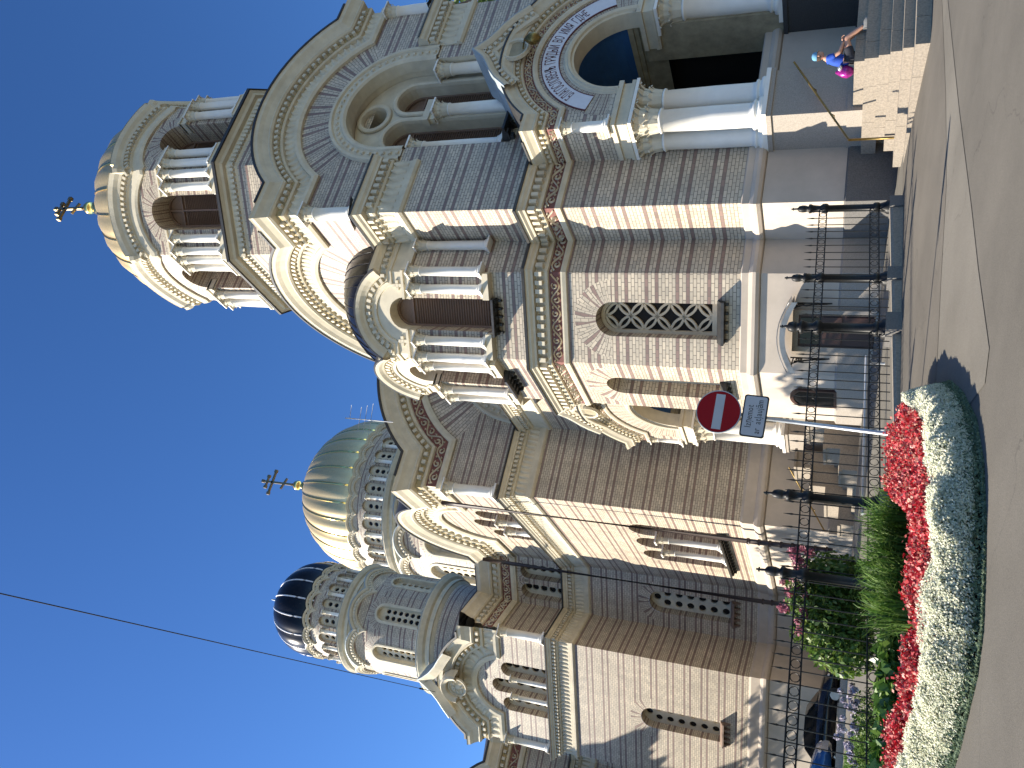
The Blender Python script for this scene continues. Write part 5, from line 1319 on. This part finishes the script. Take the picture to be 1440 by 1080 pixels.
SHL = island('shrub_leaf', [(.035, .08, .012), (.075, .145, .022), (.12, .20, .035), (.19, .24, .06)], .5, .4, .3); PNK = island('pink_bloom', [(.30, .08, .12), (.42, .14, .20), (.24, .10, .10)], .6, .3, .2)
def shrub(name, label, cs, n, size, bloom=None, lm=None, bm=None, stem=None, cat='shrub', loc=None):
    c0 = np.mean(np.array(cs)[:, :2], axis=0); z0 = gz(*c0)
    T = thing(name, label, cat, (c0[0], c0[1], z0)); inv = Matrix.Translation((-c0[0], -c0[1], -z0))
    o = npmesh('foliage', *leafball(cs, n, size, 1.9), lm or SHL); o.parent = T; o.matrix_parent_inverse = inv
    mb = MB()
    for c in cs: mb.tube([(c0[0] + (c[0] - c0[0]) * .3, c0[1] + (c[1] - c0[1]) * .3, z0 - .05), (c[0], c[1], c[2])], [.02, .008], 5)
    o = mb.obj('stems', WOOD); o.parent = T; o.matrix_parent_inverse = inv
    if bloom:
        P = []
        for (x, y, z, r) in bloom:
            d = RNG.normal(size=(60, 3)); d /= np.linalg.norm(d, axis=1, keepdims=True); P.append(np.array([x, y, z]) + d * r * RNG.uniform(.3, 1, (60, 1)))
        P = np.concatenate(P); o = npmesh('blooms', *quads(P, RNG.normal(size=P.shape) + np.array([-.3, -.3, .5]), .045, 1.1), bm or PNK); o.parent = T; o.matrix_parent_inverse = inv
    return T
hy = [(x, fy(x) + .75 + RNG.uniform(-.2, .3), 1.15 + h * .5, .34, .34, h * .5) for x, h in ((2.75, .95), (3.05, 1.25), (3.4, 1.35), (3.75, 1.4), (4.1, 1.3), (3.2, 1.1), (3.9, 1.1), (2.95, .8))]
bl = [(RNG.uniform(2.9, 4.3), fy(3.5) + RNG.uniform(.3, 1.1), RNG.uniform(2.15, 2.55), .075) for _ in range(34)]
shrub('flowering_shrub', 'leafy green shrub topped with dusty pink flower heads behind the railing', hy, 9000, .055, bl)
LAV = island('lavender_bloom', [(.30, .26, .34), (.44, .40, .48), (.58, .54, .60)], .7, .2, .2)
for nm, cx_, cy_, lab in (('lavender', 2.05, 13.6, 'pale lavender spikes nearer the pink topped shrub'), ('lavender', 1.45, 13.3, 'pale lavender spikes beside the sunlit lawn corner')):
    cs = [(cx_ + RNG.uniform(-.3, .3), cy_ + RNG.uniform(-.1, .5), 1.2, .18, .18, .25) for _ in range(4)]
    shrub(nm, lab, cs, 900, .03, [(cx_ + RNG.uniform(-.35, .35), cy_ + RNG.uniform(-.2, .5), RNG.uniform(1.35, 1.62), .04) for _ in range(20)], None, LAV, cat='lavender')
BRO = island('broad_leaf', [(.05, .12, .02), (.10, .20, .03), (.18, .28, .06)], .4, .5, .3)
cs = [(x, fy(x) - .25 + RNG.uniform(-.2, .2), .98, .25, .25, .22) for x in np.linspace(.2, 2.7, 12)]
shrub('broad_leaved_plants', 'bright green broad leaved plants at the foot of the railing', cs, 1800, .11, None, BRO, cat='plant')
def tree(name, label, x, y, h, cr, nl, lm, zc=.62, seed=1, lobes=26):
    rg = random.Random(seed); z0 = gz(x, y); T = thing(name, label, 'tree', (x, y, z0)); mb = MB(); zt = h * zc
    cs = []
    mb.tube([(0, 0, -.2), (.05, .0, h * .25), (.1, .1, h * .5), (0, .1, h * .8)], [h * .026, h * .02, h * .014, h * .004], 9)
    for k in range(lobes):
        a = k * 2.4 + rg.uniform(-.4, .4); f = (k + .5) / lobes; zz = h * (.30 + .66 * f); rr = cr * math.sqrt(max(.05, 1 - (f * 1.9 - .85) ** 2 * .8)) * rg.uniform(.45, .95)
        px_, py_ = rr * math.cos(a), rr * math.sin(a); mb.tube([(0, .05, zz * .62), (px_ * .5, py_ * .5, zz * .86), (px_, py_, zz)], [h * .008, h * .005, h * .002], 5)
        q = cr * rg.uniform(.22, .36); cs.append((px_, py_, zz, q * 1.25, q * 1.25, q * .8))
    o = mb.obj('trunk', WOOD); o.parent = T
    o = npmesh('crown', *leafball(cs, nl, .24, 1.6), lm); o.parent = T
    return T
TLF = island('tree_leaf', [(.025, .055, .012), (.05, .09, .02), (.08, .13, .03)], .55, .3, .3)
d = ray(712, -25); d = d / math.hypot(d[0], d[1])
tree('green_tree', 'green tree top showing above the wall beyond the bell tower', d[0] * 52, d[1] * 52, 26.5, 5, 9000, TLF, seed=3)
for lab, x, y, h, r, sd_ in (('tall leafy tree nearest the side steps, throwing shade on them', -6.5, 34.6, 17.0, 3.8, 11), ('broad leafy tree across from the bay, throwing shade on its plinth', -6.1, 27.2, 15.2, 3.4, 15), ('tall leafy tree by the chapel wall that throws dappled shade on it', -8.5, 48.2, 15.5, 4.0, 5), ('tall leafy tree between the chapel and the road, shading the west arm', -5.0, 41.8, 16.5, 3.6, 8)):
    tag(tree('lime_tree', lab, x, y, h, r, 9000 if sd_ in (11, 15) else 5000, TLF, seed=sd_), group='trees along the side of the cathedral')
# ------------------------------------------------------------------ cars beyond the railing
CARB = simple('black_car_paint', (.010, .010, .012), .15, .2, var=.1); CARU = simple('blue_car_paint', (.02, .08, .22), .2, .2, var=.1); RUB = simple('black_rubber', (.012, .012, .012), .8); HUB = simple('wheel_alloy', (.4, .4, .41), .35, .8); LAMPR = simple('red_lamp_glass', (.25, .01, .01), .2); LAMPW = simple('clear_lamp_glass', (.6, .6, .6), .1)
def car(x, y, rz, paint, label):
    T = thing('parked_car', label, 'car', (x, y, gz(x, y)), 'cars parked beyond the railing', rz)
    st = [(-2.1, .35, .62, .70, .62), (-2.05, .28, .80, .78, .70), (-1.9, .22, .88, .82, .74), (-1.45, .20, .93, .84, .76), (-1.2, .20, .96, .85, .76), (0, .20, .96, .86, .78), (.9, .20, .93, .85, .77), (1.5, .22, .84, .82, .72), (2.0, .28, .70, .76, .62), (2.1, .36, .56, .68, .55)]
    mb = MB(); rows = [[(a, -w1, z0), (a, -w1 - .02, (z0 + z1) / 2), (a, -w2 - .04, z1 - .05), (a, -w2 + .1, z1), (a, w2 - .1, z1), (a, w2 + .04, z1 - .05), (a, w1 + .02, (z0 + z1) / 2), (a, w1, z0)] for a, z0, z1, w1, w2 in st]
    mb.grid(rows, 0, True, True); mb.face(rows[0]); mb.face(rows[-1][::-1]); B_ = mb.obj('body', paint, T)
    mb = MB(); cab = [(-1.75, .92, .66), (-1.25, 1.36, .56), (-.7, 1.44, .54), (.1, 1.42, .54), (.75, 1.02, .62), (.95, .92, .66)]
    rows = [[(a, -w_ - (0 if i in (0, 5) else .0), z), (a, w_, z)] for i, (a, z, w_) in enumerate(cab)]; mb.grid(rows, 0, False)
    for s_ in (-1, 1):
        f = [(a, s_ * w_, z) for a, z, w_ in cab] + [(.95, s_ * .70, .9), (-1.75, s_ * .70, .9)]; mb.face(f if s_ < 0 else f[::-1])
    mb.obj('roof', paint, T)
    mb = MB()
    for s_ in (-1, 1):
        for a0, a1, t0, t1 in ((-1.45, -.42, -1.12, -.40), (-.34, .70, -.34, .10)):
            f = [(a0, s_ * .672, .97), (a1, s_ * .672, .97), (t1, s_ * .575, 1.36), (t0, s_ * .575, 1.33)]; mb.face(f if s_ < 0 else f[::-1])
    mb.face([(.86, -.58, 1.0), (.86, .58, 1.0), (.20, .48, 1.40), (.20, -.48, 1.40)]); mb.face([(-1.70, .58, 1.0), (-1.70, -.58, 1.0), (-1.30, -.5, 1.35), (-1.30, .5, 1.35)]); mb.obj('window', GLASS, T)
    for a, s_ in ((-1.3, -1), (-1.3, 1), (1.3, -1), (1.3, 1)):
        mb = MB(); F = Fr(a, s_ * .78, 0, s_); mb.prism(F, circ(0, .31, .31, 20), -.2, .06); W_ = mb.obj('wheel', RUB, T); mb = MB(); mb.prism(F, circ(0, .31, .19, 12), .05, .07); mb.obj('rim', HUB, W_)
    for s_ in (-1, 1):
        mb = MB(); mb.ball((1.98, s_ * .58, .58), .11, 10, 6, 0, .7); mb.obj('headlight', LAMPW, T); mb = MB(); mb.ball((-2.02, s_ * .62, .70), .10, 10, 6, 0, .9); mb.obj('tail_light', LAMPR, T)
d = ray(1165, 1010); d = d / math.hypot(d[0], d[1]); car(d[0] * 40, d[1] * 40, -.5, CARB, 'black parked car half hidden behind the stone ledge')
d = ray(1165, 1085); d = d / math.hypot(d[0], d[1]); car(d[0] * 31 - 1.3, d[1] * 31, -.35, CARU, 'blue parked car cut off at the edge of the lawn')
# ------------------------------------------------------------------ overhead wire
p0 = Vector((0, 0, EYE)) + Vector(ray(-20, 830)) * (14 / math.hypot(*ray(0, 835)[:2])); p1 = Vector((0, 0, EYE)) + Vector(ray(612, 973)) * (45.2 / math.hypot(*ray(612, 973)[:2]))
mb = MB(); mb.tube([p0.lerp(p1, f) - Vector((0, 0, .08 * 4 * f * (1 - f))) for f in np.linspace(0, 1, 24)], .016, 6)
q = p0.lerp(p1, .93); mb.tube([p0.lerp(p1, .915) - Vector((0, 0, .06)), q - Vector((0, 0, .05))], .05, 6)
tag(mb.obj('overhead_wire', IRON), 'thin black overhead wire crossing the sky to the chapel drum', 'wire')
# ------------------------------------------------------------------ person seated on the steps
SKIN = simple('bare_skin', (.46, .25, .17), .55, var=.08, scale=8); SHIRT = simple('bright_blue_cloth', (.012, .06, .36), .8, var=.2, scale=10); CAP = simple('pale_blue_cap_cloth', (.10, .26, .42), .8, var=.1); SHORT = simple('dark_shorts_cloth', (.02, .022, .03), .85); SHOE = simple('grey_shoe', (.18, .18, .17), .7); HAIR = simple('brown_hair', (.05, .03, .02), .7); BAGM = simple('magenta_foil_bag', (.30, .02, .20), .25, .3, var=.3, scale=14, bump=.4, bscale=10); SILV = simple('silver_foil', (.7, .7, .75), .2, .8, var=.3, scale=10)  # SKIN is one plain skin colour
def skinned(name, J, E, mat, parent, root=0, sub=2):
    me = bpy.data.meshes.new(name); me.from_pydata([j[:3] for j in J], E, []); o = link(name, me, parent)
    sk = o.modifiers.new('skin', 'SKIN'); sk.use_smooth_shade = True
    for i, v in enumerate(me.skin_vertices[0].data):
        r = J[i][3]; v.radius = (r, r) if not isinstance(r, tuple) else r; v.use_root = i == root
    sb_ = o.modifiers.new('sub', 'SUBSURF'); sb_.levels = sub; sb_.render_levels = sub; me.materials.append(mat); return o
PX, PY, PZ = 16.22, 14.62, 2.11
PE = thing('person', 'person in blue top and pale blue cap sitting with bare knees on the porch steps', 'person', (PX, PY, PZ), None, math.radians(-38))
# local axes: faces +x (into the picture's right), a little towards the road
hips = [(0, 0, .12, .135), (.0, 0, .26, .125), (.04, 0, .42, .135), (.07, 0, .55, .12), (.09, 0, .63, .062), (.11, 0, .70, .058)]
J = hips + [(.05, -.17, .56, .058), (.05, .17, .56, .058), (.16, -.22, .33, .046), (.16, .22, .33, .046), (.40, -.13, .27, .034), (.40, .13, .27, .034), (.05, -.10, .10, .098), (.05, .10, .10, .098), (.46, -.12, .21, .075), (.46, .12, .23, .075), (.62, -.12, -.02, .052), (.63, .12, .0, .052), (.70, -.12, -.14, .040), (.71, .12, -.13, .040)]
E_ = [(0, 1), (1, 2), (2, 3), (3, 4), (4, 5), (3, 6), (3, 7), (6, 8), (7, 9), (8, 10), (9, 11), (0, 12), (0, 13), (12, 14), (13, 15), (14, 16), (15, 17), (16, 18), (17, 19)]
skinned('body', J, E_, SKIN, PE)
mb = MB(); c = (.15, 0, .80)
for i, (r, z) in enumerate([(0, 0)]): pass
rows = []
for t in range(13):
    a = PI * t / 12; z = -.125 * math.cos(a); row = []
    for k in range(16):
        b = 2 * PI * k / 16; r = .085 * math.sin(a) ** .8; fx = 1.12 + (.10 if math.cos(b) > .6 and -.06 < z < .0 else 0)
        row.append((c[0] + r * math.cos(b) * fx + (.018 if z < -.05 and math.cos(b) > 0 else 0), c[1] + r * .9 * math.sin(b), c[2] + z))
    rows.append(row)
mb.grid(rows, 0, True, True); mb.tube([(.245, 0, .815), (.272, 0, .785), (.25, 0, .775)], [.008, .016, .008], 8)
for s_ in (-1, 1): mb.ball((.145, s_ * .082, .79), .022, 8, 5, 0, 1.4)
HD = mb.obj('head', SKIN, PE)
mb = MB()
for s_ in (-1, 1): mb.ball((.238, s_ * .032, .812), .011, 8, 5)
mb.obj('eye', DARK, HD); mb = MB(); mb.box(Fr(.25, 0, 1, 0), -.022, .022, .742, .748, -.03, .0); mb.obj('mouth', INK, HD)
mb = MB(); mb.lathe(.15, 0, [(.094, .825), (.098, .85), (.094, .89), (.07, .925), (.03, .942), (.004, .945)], 18)
mb.grid([[(.15 + r * math.cos(a), r * .92 * math.sin(a), .83 - .02 * (r - .09) * 8) for a in np.linspace(-.9, .9, 9)] for r in (.09, .13, .165)]); mb.obj('cap', CAP, PE)
mb = MB(); mb.lathe(.135, 0, [(.080, .74), (.092, .78), (.096, .83)], 16, 0, True, PI * .45, PI * 1.55); mb.obj('hair', HAIR, PE)
Jt = [(0, 0, .10, .15), (.0, 0, .26, .145), (.04, 0, .42, .155), (.07, 0, .545, .138), (.085, 0, .60, .085), (.05, -.175, .56, .075), (.05, .175, .56, .075), (.12, -.21, .42, .064), (.12, .21, .42, .064)]
skinned('shirt', Jt, [(0, 1), (1, 2), (2, 3), (3, 4), (3, 5), (3, 6), (5, 7), (6, 8)], SHIRT, PE)
Js = [(0, 0, .13, .152), (.05, -.10, .10, .118), (.05, .10, .10, .118), (.32, -.115, .17, .10), (.32, .115, .18, .10)]
skinned('shorts', Js, [(0, 1), (0, 2), (1, 3), (2, 4)], SHORT, PE)
for s_, xo in ((-1, .70), (1, .71)):
    mb = MB(); y0 = s_ * .12; rows = []
    for a, w_, z in ((-.07, .036, .06), (-.04, .042, .075), (.04, .045, .065), (.12, .048, .045), (.17, .036, .03), (.19, .015, .02)):
        rows.append([(xo + a, y0 - w_, -.205), (xo + a, y0 - w_ * .9, -.205 + z * .8), (xo + a, y0, -.205 + z * 1.5), (xo + a, y0 + w_ * .9, -.205 + z * .8), (xo + a, y0 + w_, -.205)])
    mb.grid(rows, 0, False, True); mb.face(rows[0]); mb.obj('shoe', SHOE, PE)
for s_ in (-1, 1):                                               # hands resting on the knees, fingers curled over
    y0 = s_ * .13; mb = MB(); b = Vector((.41, y0, .272))
    mb.ball(b + Vector((.035, 0, .02)), .036, 10, 6, 0, .6)
    for k in range(4):
        oy = (k - 1.5) * .018; Lf = (.062, .074, .070, .055)[k]
        mb.tube([b + Vector((.05, oy, .03)), b + Vector((.05 + Lf * .5, oy * 1.15, .035)), b + Vector((.05 + Lf * .95, oy * 1.2, .012)), b + Vector((.05 + Lf * 1.1, oy * 1.2, -.015))], [.010, .0095, .009, .007], 6)
    mb.tube([b + Vector((.03, -s_ * .03, .02)), b + Vector((.055, -s_ * .052, .012)), b + Vector((.075, -s_ * .055, -.005))], [.011, .010, .008], 6)
    mb.obj('hand', SKIN, PE)
mb = MB(); rows = []
for t in range(9):
    f = t / 8; r = .17 * math.sin(PI * (.12 + .83 * f)) * (1 - .25 * f)
    rows.append([(r * math.cos(2 * PI * k / 14) * (1 + .12 * math.sin(3 * k + t)), r * .8 * math.sin(2 * PI * k / 14) * (1 + .10 * math.cos(2 * k + 2 * t)), .40 * f) for k in range(14)])
mb.grid(rows, 0, True, True); mb.face(rows[0][::-1]); mb.face(rows[-1])
bg = thing('shiny_bag', 'shiny magenta foil bag standing on the step behind the seated person', 'bag', (15.98, 14.72, 2.12)); mb.obj('bag_body', BAGM, bg)
mb = MB(); mb.ball((.02, -.10, .30), .07, 10, 6, 0, .8); mb.obj('silver_knot', SILV, bg)
bpy.context.view_layer.update()
